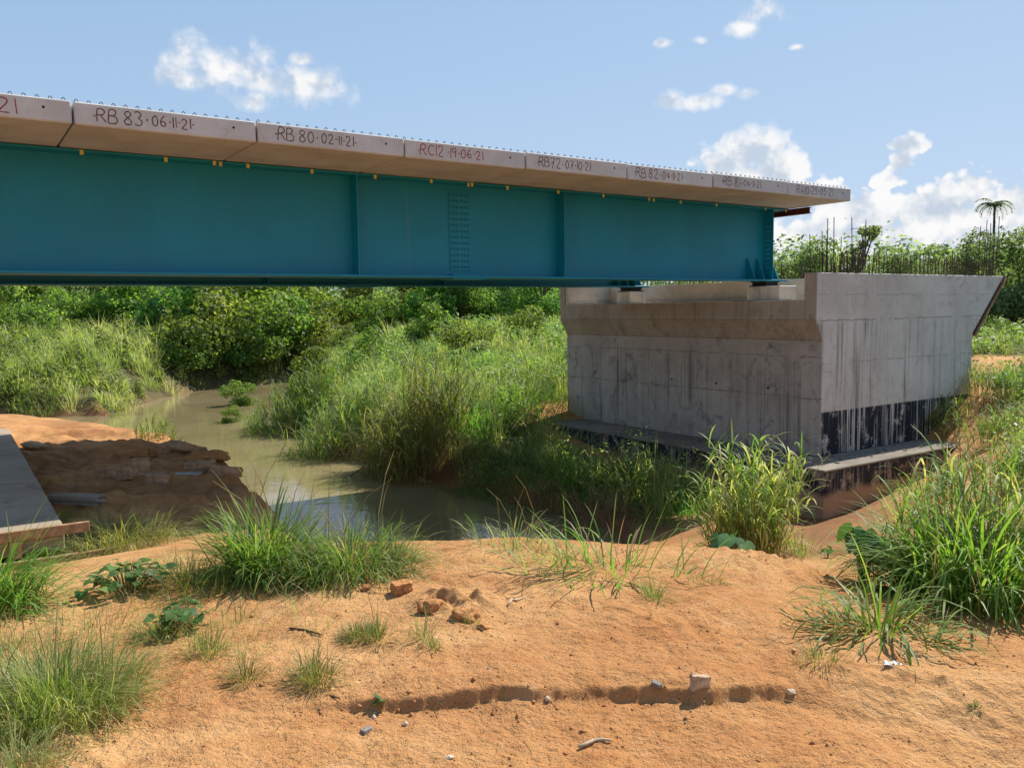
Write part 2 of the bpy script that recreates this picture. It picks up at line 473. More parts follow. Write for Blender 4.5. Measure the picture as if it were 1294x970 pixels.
def leaf_mat(name, c0, c1, c2, transl=0.45, tcol=(1.45, 1.5, 0.60), rough=0.5, spec=0.35, huev=0.04):
    m, nt, out = new_mat(name)
    a = nt.new('ShaderNodeAttribute', attribute_name='tint')
    oi = nt.new('ShaderNodeObjectInfo')
    c = nt.ramp(a.outputs['Fac'], [(0.0, c0), (0.62, c1), (1.0, c2)])
    hs = nt.new('ShaderNodeHueSaturation')
    nt.put(hs.inputs['Hue'], nt.math('ADD', 0.5 - huev / 2, nt.math('MULTIPLY', oi.outputs['Random'], huev)))
    nt.put(hs.inputs['Value'], nt.math('ADD', 0.80, nt.math('MULTIPLY', oi.outputs['Random'], 0.45)))
    nt.put(hs.inputs['Color'], c)
    b = nt.new('ShaderNodeBsdfPrincipled'); nt.put(b.inputs['Base Color'], hs.outputs[0])
    b.inputs['Roughness'].default_value = rough; b.inputs['Specular IOR Level'].default_value = spec
    tr = nt.new('ShaderNodeBsdfTranslucent'); nt.put(tr.inputs[0], nt.mix(1.0, hs.outputs[0], tcol, 'MULTIPLY'))
    mx = nt.new('ShaderNodeMixShader'); mx.inputs[0].default_value = transl
    nt.l.new(b.outputs[0], mx.inputs[1]); nt.l.new(tr.outputs[0], mx.inputs[2]); nt.l.new(mx.outputs[0], out.inputs[0])
    return m


M = {}
M['grass'] = leaf_mat('grass_blades', (0.075, 0.130, 0.030), (0.15, 0.235, 0.050), (0.42, 0.38, 0.17), 0.5)
M['lush'] = leaf_mat('lush_grass_blades', (0.065, 0.140, 0.028), (0.150, 0.275, 0.048), (0.34, 0.36, 0.12), 0.5)
M['wiry'] = leaf_mat('wiry_grass_blades', (0.085, 0.120, 0.028), (0.18, 0.225, 0.055), (0.46, 0.42, 0.22), 0.45)
M['dry'] = leaf_mat('dry_grass_blades', (0.12, 0.075, 0.035), (0.27, 0.18, 0.085), (0.46, 0.36, 0.19), 0.3, (1.1, 1.0, 0.7))
M['meadow'] = leaf_mat('meadow_grass_blades', (0.105, 0.145, 0.045), (0.27, 0.33, 0.105), (0.56, 0.52, 0.28), 0.52)
M['bush'] = leaf_mat('bush_leaves', (0.070, 0.125, 0.030), (0.175, 0.275, 0.062), (0.38, 0.45, 0.12), 0.58, huev=0.08)
M['forest'] = leaf_mat('forest_leaves', (0.060, 0.110, 0.028), (0.185, 0.28, 0.065), (0.42, 0.46, 0.13), 0.58, huev=0.07)
M['hazed_leaf'] = leaf_mat('hazed_tree_leaves', (0.095, 0.140, 0.070), (0.17, 0.225, 0.10), (0.31, 0.34, 0.16), 0.55)  # distance haze put into the leaf colour: paler and greyer
M['broad'] = leaf_mat('broad_leaves', (0.045, 0.100, 0.025), (0.090, 0.175, 0.040), (0.21, 0.26, 0.07), 0.4, rough=0.55, spec=0.3)
M['taro'] = leaf_mat('taro_leaves', (0.05, 0.125, 0.05), (0.09, 0.19, 0.06), (0.24, 0.32, 0.09), 0.4, rough=0.65, spec=0.2)
M['bark'] = simple('bark', (0.13, 0.10, 0.07), 0.9, 0.1, 0.35, 9, 0.01)
M['stalk'] = simple('grass_stalks', (0.26, 0.21, 0.09), 0.8, 0.2, 0.3, 9)
M['twig'] = simple('bleached_wood', (0.42, 0.34, 0.23), 0.85, 0.1, 0.2, 20)
M['rebar'] = simple('rebar_steel', (0.085, 0.058, 0.042), 0.75, 0.3, 0.3, 12, metallic=0.3)
M['timber'] = simple('timber_planks', (0.34, 0.21, 0.115), 0.85, 0.15, 0.3, 14, 0.004)
M['timber_dark'] = simple('dark_timber', (0.11, 0.055, 0.035), 0.85, 0.15, 0.3, 14, 0.004)  # timber in a darker brown
M['oxide'] = simple('red_oxide_steel', (0.09, 0.028, 0.022), 0.7, 0.3, 0.2, 6)
M['rubber'] = simple('bearing_rubber', (0.02, 0.022, 0.024), 0.6, 0.3, 0.2, 6)
M['yellow'] = simple('yellow_tabs', (0.62, 0.50, 0.13), 0.7, 0.3, 0.1, 6)
M['ink'] = simple('brown_marker', (0.15, 0.075, 0.068), 0.9, 0.1, 0.35, 30)
M['ink_red'] = simple('red_marker', (0.30, 0.045, 0.050), 0.9, 0.1, 0.3, 30)
M['hole'] = simple('hole_shade', (0.015, 0.013, 0.012), 0.9, 0.1)  # near-black colour painted for the shade inside holes
M['laterite'] = simple('laterite_clod', (0.43, 0.205, 0.082), 0.97, 0.05, 0.35, 40, 0.03)
M['stone'] = simple('pale_stone', (0.52, 0.42, 0.30), 0.9, 0.15, 0.25, 25, 0.006)
M['grey_stone'] = simple('grey_chip', (0.25, 0.22, 0.19), 0.9, 0.15, 0.25, 25, 0.006)
M['mud_stone'] = simple('dusty_stone', (0.46, 0.33, 0.22), 0.95, 0.1, 0.35, 30, 0.01)
M['plastic'] = simple('pale_plastic', (0.45, 0.43, 0.39), 0.45, 0.4, 0.12, 12, 0.01)
M['block'] = simple('muddy_block', (0.42, 0.25, 0.14), 0.95, 0.1, 0.3, 9, 0.02)


def mat_paint():
    m, nt, out = new_mat('teal_paint')
    t = nt.new('ShaderNodeTexCoord'); o = t.outputs['Object']
    n = nt.noise(o, 1.1, 5, 0.6)
    n2 = nt.noise(nt.mapping(o, (1.5, 1.5, 0.25)), 2.2, 6, 0.65)
    c = nt.mix(nt.smooth(n, 0.3, 0.75), (0.000, 0.190, 0.290), (0.000, 0.222, 0.335))
    c = nt.mix(nt.math('MULTIPLY', nt.smooth(n2, 0.55, 0.8), 0.22), c, (0.05, 0.19, 0.24))
    # pale dust settled in run-off streaks
    n4 = nt.noise(nt.mapping(o, (5, 5, 0.12)), 1.0, 6, 0.7)
    c = nt.mix(nt.math('MULTIPLY', nt.smooth(n4, 0.56, 0.75), 0.16), c, (0.26, 0.24, 0.20))
    rough = nt.math('ADD', 0.38, nt.math('MULTIPLY', n2, 0.22))
    principled(nt, out, c, rough, 0.45, nt.bump(nt.noise(o, 2.0, 2, 0.5), 0.12, 0.02))
    return m


def mat_deck():
    m, nt, out = new_mat('precast_concrete')
    t = nt.new('ShaderNodeTexCoord'); o = t.outputs['Object']; oi = nt.new('ShaderNodeObjectInfo')
    oo = nt.vmath('ADD', o, nt.vmath('MULTIPLY', oi.outputs['Location'], (3.1, 1.7, 0)))
    n = nt.noise(oo, 1.6, 6, 0.62); n2 = nt.noise(oo, 14, 4, 0.6)
    c = nt.mix(nt.smooth(n, 0.3, 0.72), (0.47, 0.455, 0.44), (0.59, 0.58, 0.565))
    # ochre mud bloom and damp patches left by the casting bed
    c = nt.mix(nt.math('MULTIPLY', nt.smooth(nt.noise(oo, 0.9, 5, 0.65, 0.6), 0.50, 0.72), 0.22), c, (0.36, 0.28, 0.20))
    c = nt.mix(nt.math('MULTIPLY', nt.smooth(nt.noise(oo, 5, 6, 0.7, 1.0), 0.60, 0.74), 0.4), c, (0.22, 0.19, 0.16))
    c = nt.mix(nt.math('MULTIPLY', nt.smooth(n2, 0.6, 0.75), 0.25), c, (0.24, 0.21, 0.18))
    principled(nt, out, c, 0.9, 0.2, nt.bump(n2, 0.4, 0.006))
    return m


def mat_concrete(name, ca, cb, streak_dark=0.5, streak_white=0.0, band=None, joints=(), vaxis=0, mud=None, stain=0.5, top=None, worn=0.0):
    """vertical run-off streaks, pour lines at given heights, an optional bitumen coat below a height (object space)"""
    m, nt, out = new_mat(name)
    t = nt.new('ShaderNodeTexCoord'); o = t.outputs['Object']
    sp = nt.new('ShaderNodeSeparateXYZ'); nt.l.new(o, sp.inputs[0]); z = sp.outputs[2]
    n = nt.noise(o, 0.9, 6, 0.62); n2 = nt.noise(o, 16, 5, 0.62)
    c = nt.mix(nt.smooth(n, 0.3, 0.7), ca, cb)
    c = nt.mix(nt.math('MULTIPLY', nt.smooth(nt.noise(o, 2.3, 7, 0.7, 0.8), 0.50, 0.68), stain), c, tuple(a * 0.55 for a in ca))
    st = nt.noise(nt.mapping(o, (6.0, 6.0, 0.16)), 1.0, 7, 0.75)
    st2 = nt.noise(nt.mapping(o, (15, 15, 0.30)), 1.0, 5, 0.7)
    patch = nt.smooth(nt.noise(o, 0.75, 3, 0.6), 0.30, 0.52)
    zone = 1.0 if top is None else nt.math('ADD', 0.12, nt.math('MULTIPLY', 0.88, nt.smooth(nt.math('ADD', z, nt.math('MULTIPLY', nt.math('SUBTRACT', st2, 0.5), 0.5)), top + .04, top - .12)))
    patch = nt.math('MULTIPLY', patch, zone)
    c = nt.mix(nt.math('MULTIPLY', nt.math('MULTIPLY', nt.smooth(st, 0.50, 0.66), patch), streak_dark), c, tuple(a * 0.30 for a in ca))
    if joints:
        wob = nt.math('MULTIPLY', nt.math('SUBTRACT', nt.noise(o, 4, 7, 0.8), 0.5), 0.16)
        zz = nt.math('ADD', z, wob)
        for zj, wd in joints:
            j = nt.smooth(nt.math('ABSOLUTE', nt.math('SUBTRACT', zz, zj)), wd, wd * 0.3)
            brk = nt.smooth(nt.noise(o, 1.7, 3, 0.6), 0.36, 0.55)
            c = nt.mix(nt.math('MULTIPLY', nt.math('MULTIPLY', j, brk), 0.75), c, tuple(a * 0.32 for a in ca))
    if band is not None:
        edge = nt.math('ADD', z, nt.math('MULTIPLY', nt.math('SUBTRACT', nt.noise(o, 30, 2, 0.5), 0.5), 0.02))
        inb = nt.smooth(edge, band + 0.015, band - 0.015)
        wear = nt.smooth(nt.noise(o, 3.0, 7, 0.75), 0.66 - worn, 0.52 - worn)
        c = nt.mix(nt.math('MULTIPLY', inb, wear), c, (0.016, 0.019, 0.028))
    if streak_white > 0:
        w = nt.smooth(st2, 0.50, 0.58)
        w = nt.math('MULTIPLY', w, nt.smooth(nt.noise(nt.mapping(o, (1.2, 1.2, 0.1)), 1.0, 2, 0.5), 0.34, 0.50))
        c = nt.mix(nt.math('MULTIPLY', nt.math('MULTIPLY', w, zone), streak_white), c, (0.56, 0.54, 0.50))
    if mud is not None:
        mz = nt.math('ADD', z, nt.math('MULTIPLY', nt.math('SUBTRACT', nt.noise(o, 2.5, 5, 0.6), 0.5), 0.25))
        c = nt.mix(nt.math('MULTIPLY', nt.smooth(mz, mud + 0.08, mud - 0.10), 0.9), c, (0.36, 0.25, 0.16))
    c = nt.mix(nt.math('MULTIPLY', nt.smooth(n2, 0.58, 0.75), 0.3), c, tuple(a * 0.5 for a in ca))
    pits = nt.new('ShaderNodeTexVoronoi'); nt.put(pits.inputs['Vector'], o); pits.inputs['Scale'].default_value = 9
    pit = nt.math('MULTIPLY', nt.smooth(pits.outputs['Distance'], 0.12, 0.06), nt.smooth(nt.noise(o, 2, 2), 0.5, 0.6))
    c = nt.mix(nt.math('MULTIPLY', pit, 0.6), c, tuple(a * 0.3 for a in ca))
    principled(nt, out, c, 0.88, 0.25, nt.bump(nt.math('ADD', n2, nt.math('MULTIPLY', st, 0.6)), 0.5, 0.008))
    return m


M['paint'] = mat_paint()
M['deck'] = mat_deck()
M['slab_grey'] = mat_concrete('ground_slab_concrete', (0.29, 0.228, 0.165), (0.39, 0.315, 0.235), 0.0, stain=0.8)


def mat_ground():
    m, nt, out = new_mat('laterite_ground')
    t = nt.new('ShaderNodeTexCoord'); o = t.outputs['Object']
    a = nt.new('ShaderNodeAttribute', attribute_name='cover')
    wet = nt.new('ShaderNodeAttribute', attribute_name='damp')
    n = nt.noise(o, 0.8, 5, 0.6); n2 = nt.noise(o, 7, 5, 0.65); n3 = nt.noise(o, 60, 3, 0.6)
    c = nt.mix(nt.smooth(n, 0.3, 0.7), (0.485, 0.222, 0.080), (0.615, 0.342, 0.142))
    c = nt.mix(nt.math('MULTIPLY', nt.smooth(n2, 0.5, 0.72), 0.55), c, (0.33, 0.125, 0.046))
    c = nt.mix(nt.math('MULTIPLY', nt.smooth(n2, 0.46, 0.28), 0.4), c, (0.66, 0.405, 0.205))
    c = nt.mix(nt.math('MULTIPLY', nt.smooth(n3, 0.58, 0.72), 0.32), c, (0.24, 0.090, 0.035))
    # pale quartz grains and dark ironstone crumbs
    v = nt.new('ShaderNodeTexVoronoi'); nt.put(v.inputs['Vector'], o); v.inputs['Scale'].default_value = 85
    sel = nt.new('ShaderNodeSeparateColor'); nt.l.new(v.outputs['Color'], sel.inputs[0])
    grain = nt.math('MULTIPLY', nt.smooth(v.outputs['Distance'], 0.32, 0.22), nt.smooth(sel.outputs[0], 0.86, 0.88))
    dark = nt.math('MULTIPLY', nt.smooth(v.outputs['Distance'], 0.34, 0.22), nt.smooth(sel.outputs[1], 0.90, 0.92))
    c = nt.mix(nt.math('MULTIPLY', grain, 0.8), c, (0.60, 0.45, 0.28))
    c = nt.mix(nt.math('MULTIPLY', dark, 0.7), c, (0.17, 0.075, 0.04))
    # broad bands of redder, freshly washed soil
    nb = nt.noise(nt.mapping(o, (0.5, 1.1, 1)), 0.9, 4, 0.6, 0.5)
    c = nt.mix(nt.math('MULTIPLY', nt.smooth(nb, 0.50, 0.66), 0.5), c, (0.40, 0.160, 0.056))
    c = nt.mix(nt.math('MULTIPLY', wet.outputs['Fac'], 0.85), c, (0.20, 0.088, 0.038))
    soil = nt.mix(nt.smooth(n2, 0.35, 0.65), (0.055, 0.060, 0.022), (0.13, 0.105, 0.05))
    c = nt.mix(a.outputs['Fac'], c, soil)
    h = nt.math('ADD', nt.math('MULTIPLY', n3, 0.5), nt.math('ADD', nt.math('MULTIPLY', n2, 0.8), nt.math('MULTIPLY', nt.math('ADD', grain, dark), 0.5)))
    principled(nt, out, c, nt.math('SUBTRACT', 0.95, nt.math('MULTIPLY', wet.outputs['Fac'], 0.25)), 0.15, nt.bump(nt.math('ADD', h, nt.math('ADD', nt.math('MULTIPLY', nt.noise(o, 150, 3, 0.7), 0.3), nt.math('MULTIPLY', nt.noise(o, 22, 5, 0.72), 1.2))), 1.0, 0.024))
    return m


def mat_water():
    m, nt, out = new_mat('muddy_water')
    t = nt.new('ShaderNodeTexCoord'); o = t.outputs['Object']
    n = nt.noise(o, 0.35, 4, 0.6)
    c = nt.mix(nt.smooth(n, 0.35, 0.65), (0.20, 0.158, 0.076), (0.25, 0.20, 0.105))
    h = nt.noise(nt.mapping(o, (1, 1, 1)), 1.6, 3, 0.5, 0.4)
    h2 = nt.noise(nt.mapping(o, (1.0, 2.2, 1)), 7.0, 2, 0.5)
    b = principled(nt, out, c, 0.035, 0.5, nt.bump(nt.math('ADD', h, nt.math('MULTIPLY', h2, 0.12)), 0.16, 0.05))
    b.inputs['IOR'].default_value = 1.33
    return m


# ------------------------------------------------------------------ regions that carry vegetation
MEADOW = [(-10.6, 44), (-9.6, 37.6), (-8.4, 30.5), (-6.0, 26.2), (-4.1, 22.9), (-2.0, 20.4), (-0.7, 18.6), (0.5, 17.3), (1.7, 16.3), (2.6, 15.4), (4.4, 15.6), (0.2, 21.6), (0.2, 23.6), (4, 26.5), (16, 34), (17, 62), (-9, 62), (-7.4, 54), (-9.8, 47)]
LEFTBANK = [(-16.1, 33.7), (-16.7, 40), (-16.4, 45.2), (-14.2, 47.3), (-12, 50), (-12, 56), (-22, 66), (-56, 68), (-56, 28), (-26, 32.2)]
RIGHT = [(4.9, 7.0), (5.8, 9.0), (6.8, 11.0), (8.1, 13.2), (9.5, 15.5), (10.6, 17.5), (11.3, 19.2), (12.5, 22.5), (13.5, 27), (15, 36), (20, 60), (66, 60), (46, 12), (9, 5.2), (6.2, 5.8)]
path_c = [hit(1235, 462), hit(1294, 458)]
PATH = [(hit(1228, 473)[0], hit(1228, 473)[1]), (hit(1294, 470)[0], hit(1294, 470)[1]), (34, 26), (34, 29.5), (hit(1294, 450)[0], hit(1294, 450)[1]), (hit(1230, 450)[0], hit(1230, 450)[1])]


def cover_of(x, y):
    c = np.zeros_like(x)
    for pl in (MEADOW, LEFTBANK, RIGHT):
        c = np.maximum(c, sstep(0.5, -0.5, poly_sd(pl, x, y) + 0.5 * pnoise(x * 1.1, y * 1.1)))
    c = np.maximum(c, sstep(40, 50, np.hypot(x, y)))
    return c * sstep(-0.3, 0.5, poly_sd(PATH, x, y))


# ------------------------------------------------------------------ ground sheet
def build_ground():
    r = np.concatenate([np.geomspace(0.35, 1.6, 40, endpoint=False), np.geomspace(1.6, 2.9, 110, endpoint=False), np.geomspace(2.9, 4.5, 240, endpoint=False), np.geomspace(4.5, 60, 430, endpoint=False), np.geomspace(60, 3500, 60)])
    th = np.concatenate([np.linspace(-0.66, 0.66, 380, endpoint=False), np.linspace(0.66, 2 * np.pi - 0.66, 110, endpoint=False)])
    T, Rr = np.meshgrid(th, r)
    x = Rr * np.sin(T); y = Rr * np.cos(T)
    z = ground(x, y)
    nr, nt_ = x.shape
    V = np.stack([x, y, z], -1).reshape(-1, 3)
    V = np.vstack([V, [[0, 0, gz(0, 0)]]])
    i, j = np.meshgrid(np.arange(nr - 1), np.arange(nt_), indexing='ij')
    j2 = (j + 1) % nt_
    F = np.stack([i * nt_ + j, i * nt_ + j2, (i + 1) * nt_ + j2, (i + 1) * nt_ + j], -1).reshape(-1, 4)[:, ::-1]
    me = np_mesh('ground', V, F, smooth=True)
    xx, yy, zz = V[:, 0], V[:, 1], V[:, 2]
    cov = cover_of(xx, yy)
    damp = sstep(0.55, 0.12, zz - ZW + 0.25 * pnoise(xx * 1.5, yy * 1.5))
    gl = np.exp(-(((xx - 5.0) / 1.1) ** 2 + ((yy - 12.2) / 1.6) ** 2)) * sstep(-0.25, 0.25, fbm(xx * 1.0, yy * 1.0, 3) + 0.1)
    damp = np.clip(np.maximum(damp, 0.6 * gl), 0, 1)
    lbk = sstep(-1.5, -3.2, xx) * sstep(8.3, 9.5, yy) * sstep(-0.05, 0.25, fbm(xx * 0.7, yy * 0.7 + 3, 3))
    damp = np.maximum(damp, 0.45 * lbk * (1 - cov))
    for nm, arr in (('cover', cov), ('damp', damp)):
        a = me.attributes.new(nm, 'FLOAT', 'POINT'); a.data.foreach_set('value', arr.astype(np.float32))
    g = link('ground', me, mat_ground()); g['kind'] = 'structure'


build_ground()
bm = bmesh.new()
bmesh.ops.create_grid(bm, x_segments=2, y_segments=2, size=1)
for v in bm.verts:
    v.co = Vector((-11 + v.co.x * 15.5, 33 + v.co.y * 23.5, ZW))
river = link('river', bm_mesh('river', bm), mat_water()); river['kind'] = 'structure'

# ------------------------------------------------------------------ bridge: things in the (u, v, z) frame
def bthing(name, u, v, z, label, cat, group=None):
    return empty(name, uv(u, v, z), BANG, label, cat, group)


GLY = {
    'R': [[(0, 0), (0.02, 1), (.36, 1), (.52, .86), (.50, .66), (.36, .52), (0.02, .50)], [(.24, .5), (.58, 0)]],
    'B': [[(0, 0), (0, 1), (.33, 1), (.48, .88), (.46, .66), (.33, .54), (0, .53)], [(.33, .54), (.56, .42), (.58, .14), (.4, 0), (0, .01)]],
    'A': [[(0, 0), (.28, 1), (.58, 0)], [(.1, .38), (.5, .38)]],
    'C': [[(.52, .86), (.34, 1), (.12, .86), (0, .5), (.12, .14), (.34, 0), (.54, .12)]],
    '0': [[(.26, 1), (.08, .82), (0, .5), (.08, .16), (.26, 0), (.44, .16), (.5, .5), (.44, .82), (.26, 1)]],
    '1': [[(.1, 1), (.12, 0)]],
    '2': [[(0, .78), (.12, .96), (.3, 1), (.46, .84), (.42, .6), (.2, .3), (0, 0), (.5, .02)]],
    '3': [[(.02, .9), (.2, 1), (.42, .9), (.42, .66), (.2, .53), (.46, .42), (.48, .15), (.26, 0), (0, .1)]],
    '4': [[(.34, 0), (.34, 1), (0, .34), (.5, .34)]],
    '5': [[(.46, 1), (.06, 1), (.03, .58), (.3, .62), (.47, .42), (.42, .12), (.2, 0), (0, .1)]],
    '6': [[(.4, 1), (.14, .74), (0, .36), (.1, .06), (.28, 0), (.46, .14), (.44, .4), (.26, .5), (.05, .36)]],
    '7': [[(0, .98), (.48, 1), (.2, 0)], [(.1, .5), (.42, .52)]],
    '8': [[(.26, .53), (.06, .7), (.08, .9), (.26, 1), (.44, .9), (.44, .7), (.26, .53), (.03, .34), (.05, .1), (.26, 0), (.48, .1), (.5, .32), (.26, .53)]],
    '9': [[(.46, .66), (.3, .48), (.08, .56), (.04, .84), (.24, 1), (.44, .9), (.46, .66), (.36, 0)]],
    '-': [[(.02, .5), (.22, .5)]],
    '.': [[(.05, .42), (.09, .50), (.11, .42), (.07, .38)]],
    ' ': [],
}
GW = {'1': .26, '-': .32, '.': .22, ' ': .28}


def lettering(bm, chunks, u0, u1, zc, v, sw=0.0125):
    """hand-drawn strokes: chunks of (text, height), fitted from u0 to u1 on the face at v"""
    r = random.Random(sum(ord(c) for t, _ in chunks for c in t))
    tot = sum(sum(GW.get(c, .72) * h for c in t) for t, h in chunks)
    k = (u1 - u0) / tot
    x = u0
    for t, h in chunks:
        for c in t:
            dz = r.uniform(-.008, .008); hh = h * r.uniform(.92, 1.06); sh = r.uniform(-.03, .05)
            for st in GLY[c]:
                pts = [(x + (px + sh * py) * h * k * r.uniform(.98, 1.02), zc + dz + (py - .5) * hh + r.uniform(-.003, .003)) for px, py in st]
                # smooth the strokes a little
                for _ in range(2 if len(pts) > 3 else 0):
                    q = [pts[0]]
                    for a, b in zip(pts, pts[1:]):
                        q += [(a[0] * .75 + b[0] * .25, a[1] * .75 + b[1] * .25), (a[0] * .25 + b[0] * .75, a[1] * .25 + b[1] * .75)]
                    pts = q + [pts[-1]]
                L = []; Rr = []
                for i, p in enumerate(pts):
                    a = pts[max(i - 1, 0)]; b = pts[min(i + 1, len(pts) - 1)]
                    tx, tz = b[0] - a[0], b[1] - a[1]; ln = math.hypot(tx, tz) or 1e-6
                    w = sw * .5 * r.uniform(.75, 1.15)
                    L.append(bm.verts.new((p[0] - tz / ln * w, v, p[1] + tx / ln * w))); Rr.append(bm.verts.new((p[0] + tz / ln * w, v, p[1] - tx / ln * w)))
                for i in range(len(pts) - 1):
                    bm.faces.new((L[i], L[i + 1], Rr[i + 1], Rr[i]))
            x += GW.get(c, .72) * h * k


DECKW = 7.7
SLABS = [  # index, chunks, u0, u1, ink, label
    (-1, [('21', .16)], -.70, -.50, 'ink_red', 'precast concrete deck slab at the left edge, red 21 on its end'),
    (0, [('.RB 83.', .155), (' 06-11-21.', .12)], .20, 1.27, 'ink', 'large precast deck slab marked RB 83, beside a wide open joint at its left'),
    (1, [('.RB 80.', .15), (' 02-11-21.', .12)], 2.22, 3.30, 'ink', 'precast deck slab marked RB 80, just left of the red-lettered RC12 slab'),
    (2, [('.RC12', .15), (' .19-06-21', .13)], 4.20, 5.27, 'ink_red', 'precast concrete deck slab marked RC12 19-06-21 in bright red'),
    (3, [('.RB72.', .15), (' 07-10-21.', .125)], 6.20, 7.27, 'ink', 'precast deck slab marked RB 72, just right of the red-lettered RC12 slab'),
    (4, [('.RB 82.', .15), (' 04-11-21.', .12)], 8.15, 9.28, 'ink', 'precast deck slab marked RB 82, third from the right end of the deck'),
    (5, [('.RB 81.', .15), (' 04-11-21', .12)], 10.2, 11.25, 'ink', 'precast deck slab marked RB 81, second from the right end of the deck'),
    (6, [('RA10.', .15), ('25-05-21', .14)], 12.28, 13.42, 'ink', 'last precast deck slab, overhanging the abutment, marked RA10 25-05-21'),
]


def slab_body(bm):
    g = 0.012
    # a chamfered nosing, a hair of unevenness along the arrises
    box(bm, g, 2.0 - g, 0.0, DECKW, -THK, 0.0, 0.014)


body_me = None; loops_me = None
for i, chunks, u0, u1, ink, label in SLABS + [(-2, None, 0, 0, '', 'precast concrete deck slab beyond the left edge of the picture'), (-3, None, 0, 0, '', 'precast concrete deck slab farthest along the deck to the left')]:
    rj = random.Random(i + 50)
    dv, dz = rj.uniform(-.008, .008), rj.uniform(-.004, .004)
    t = bthing('deck_slab', 2.0 * i, dv, Z_TOP + dz, label, 'deck slab', 'precast slabs along the bridge deck')
    if body_me is None:
        b = part('slab', slab_body, M['deck'], t); body_me = b.data

        def loops(bm):
            for row in (0.10, 0.62, 1.2, 2.4, 3.6, 5.2, 7.2):
                k = 0.05
                while k < 1.95:
                    tube(bm, [(k - .028, row, -.004), (k - .012, row, .036), (k, row, .046), (k + .012, row, .036), (k + .028, row, -.004)], .0055, 4, cap=False)
                    k += 0.125
        lp = part('reinforcement_loops', loops, M['rebar'], b); lp['kind'] = 'stuff'; loops_me = lp.data
    else:
        b = link('slab', body_me, None, t); lp = link('reinforcement_loops', loops_me, None, b); lp['kind'] = 'stuff'
    if chunks:
        lt = part('lettering', lambda bm: lettering(bm, chunks, u0 - 2 * i, u1 - 2 * i, -.118, -.0022), M[ink], b)

        def socket(bm):
            r_ = bmesh.ops.create_cone(bm, cap_ends=True, segments=10, radius1=.014, radius2=.014, depth=.004)
            bmesh.ops.rotate(bm, verts=r_['verts'], matrix=Matrix.Rotation(math.pi / 2, 3, 'X'))
            bmesh.ops.translate(bm, verts=r_['verts'], vec=(1.72, -.0015, -.10))
        part('lifting_socket', socket, M['hole'], b)  # flat disc, the socket's inner shade is its dark colour

# steel plate girders -------------------------------------------------
ZB = 0.525                      # underside of the bottom flange
ZF = Z_SOF - 0.012              # top of the top flange
UEND = 13.68
TABS = [0.25, 1.24, 1.86, 1.94, 2.31, 3.23, 4.22, 5.18, 5.86, 5.93, 6.62, 7.68, 8.7, 9.82, 9.94, 10.65, 11.65, 13.13, 13.80]


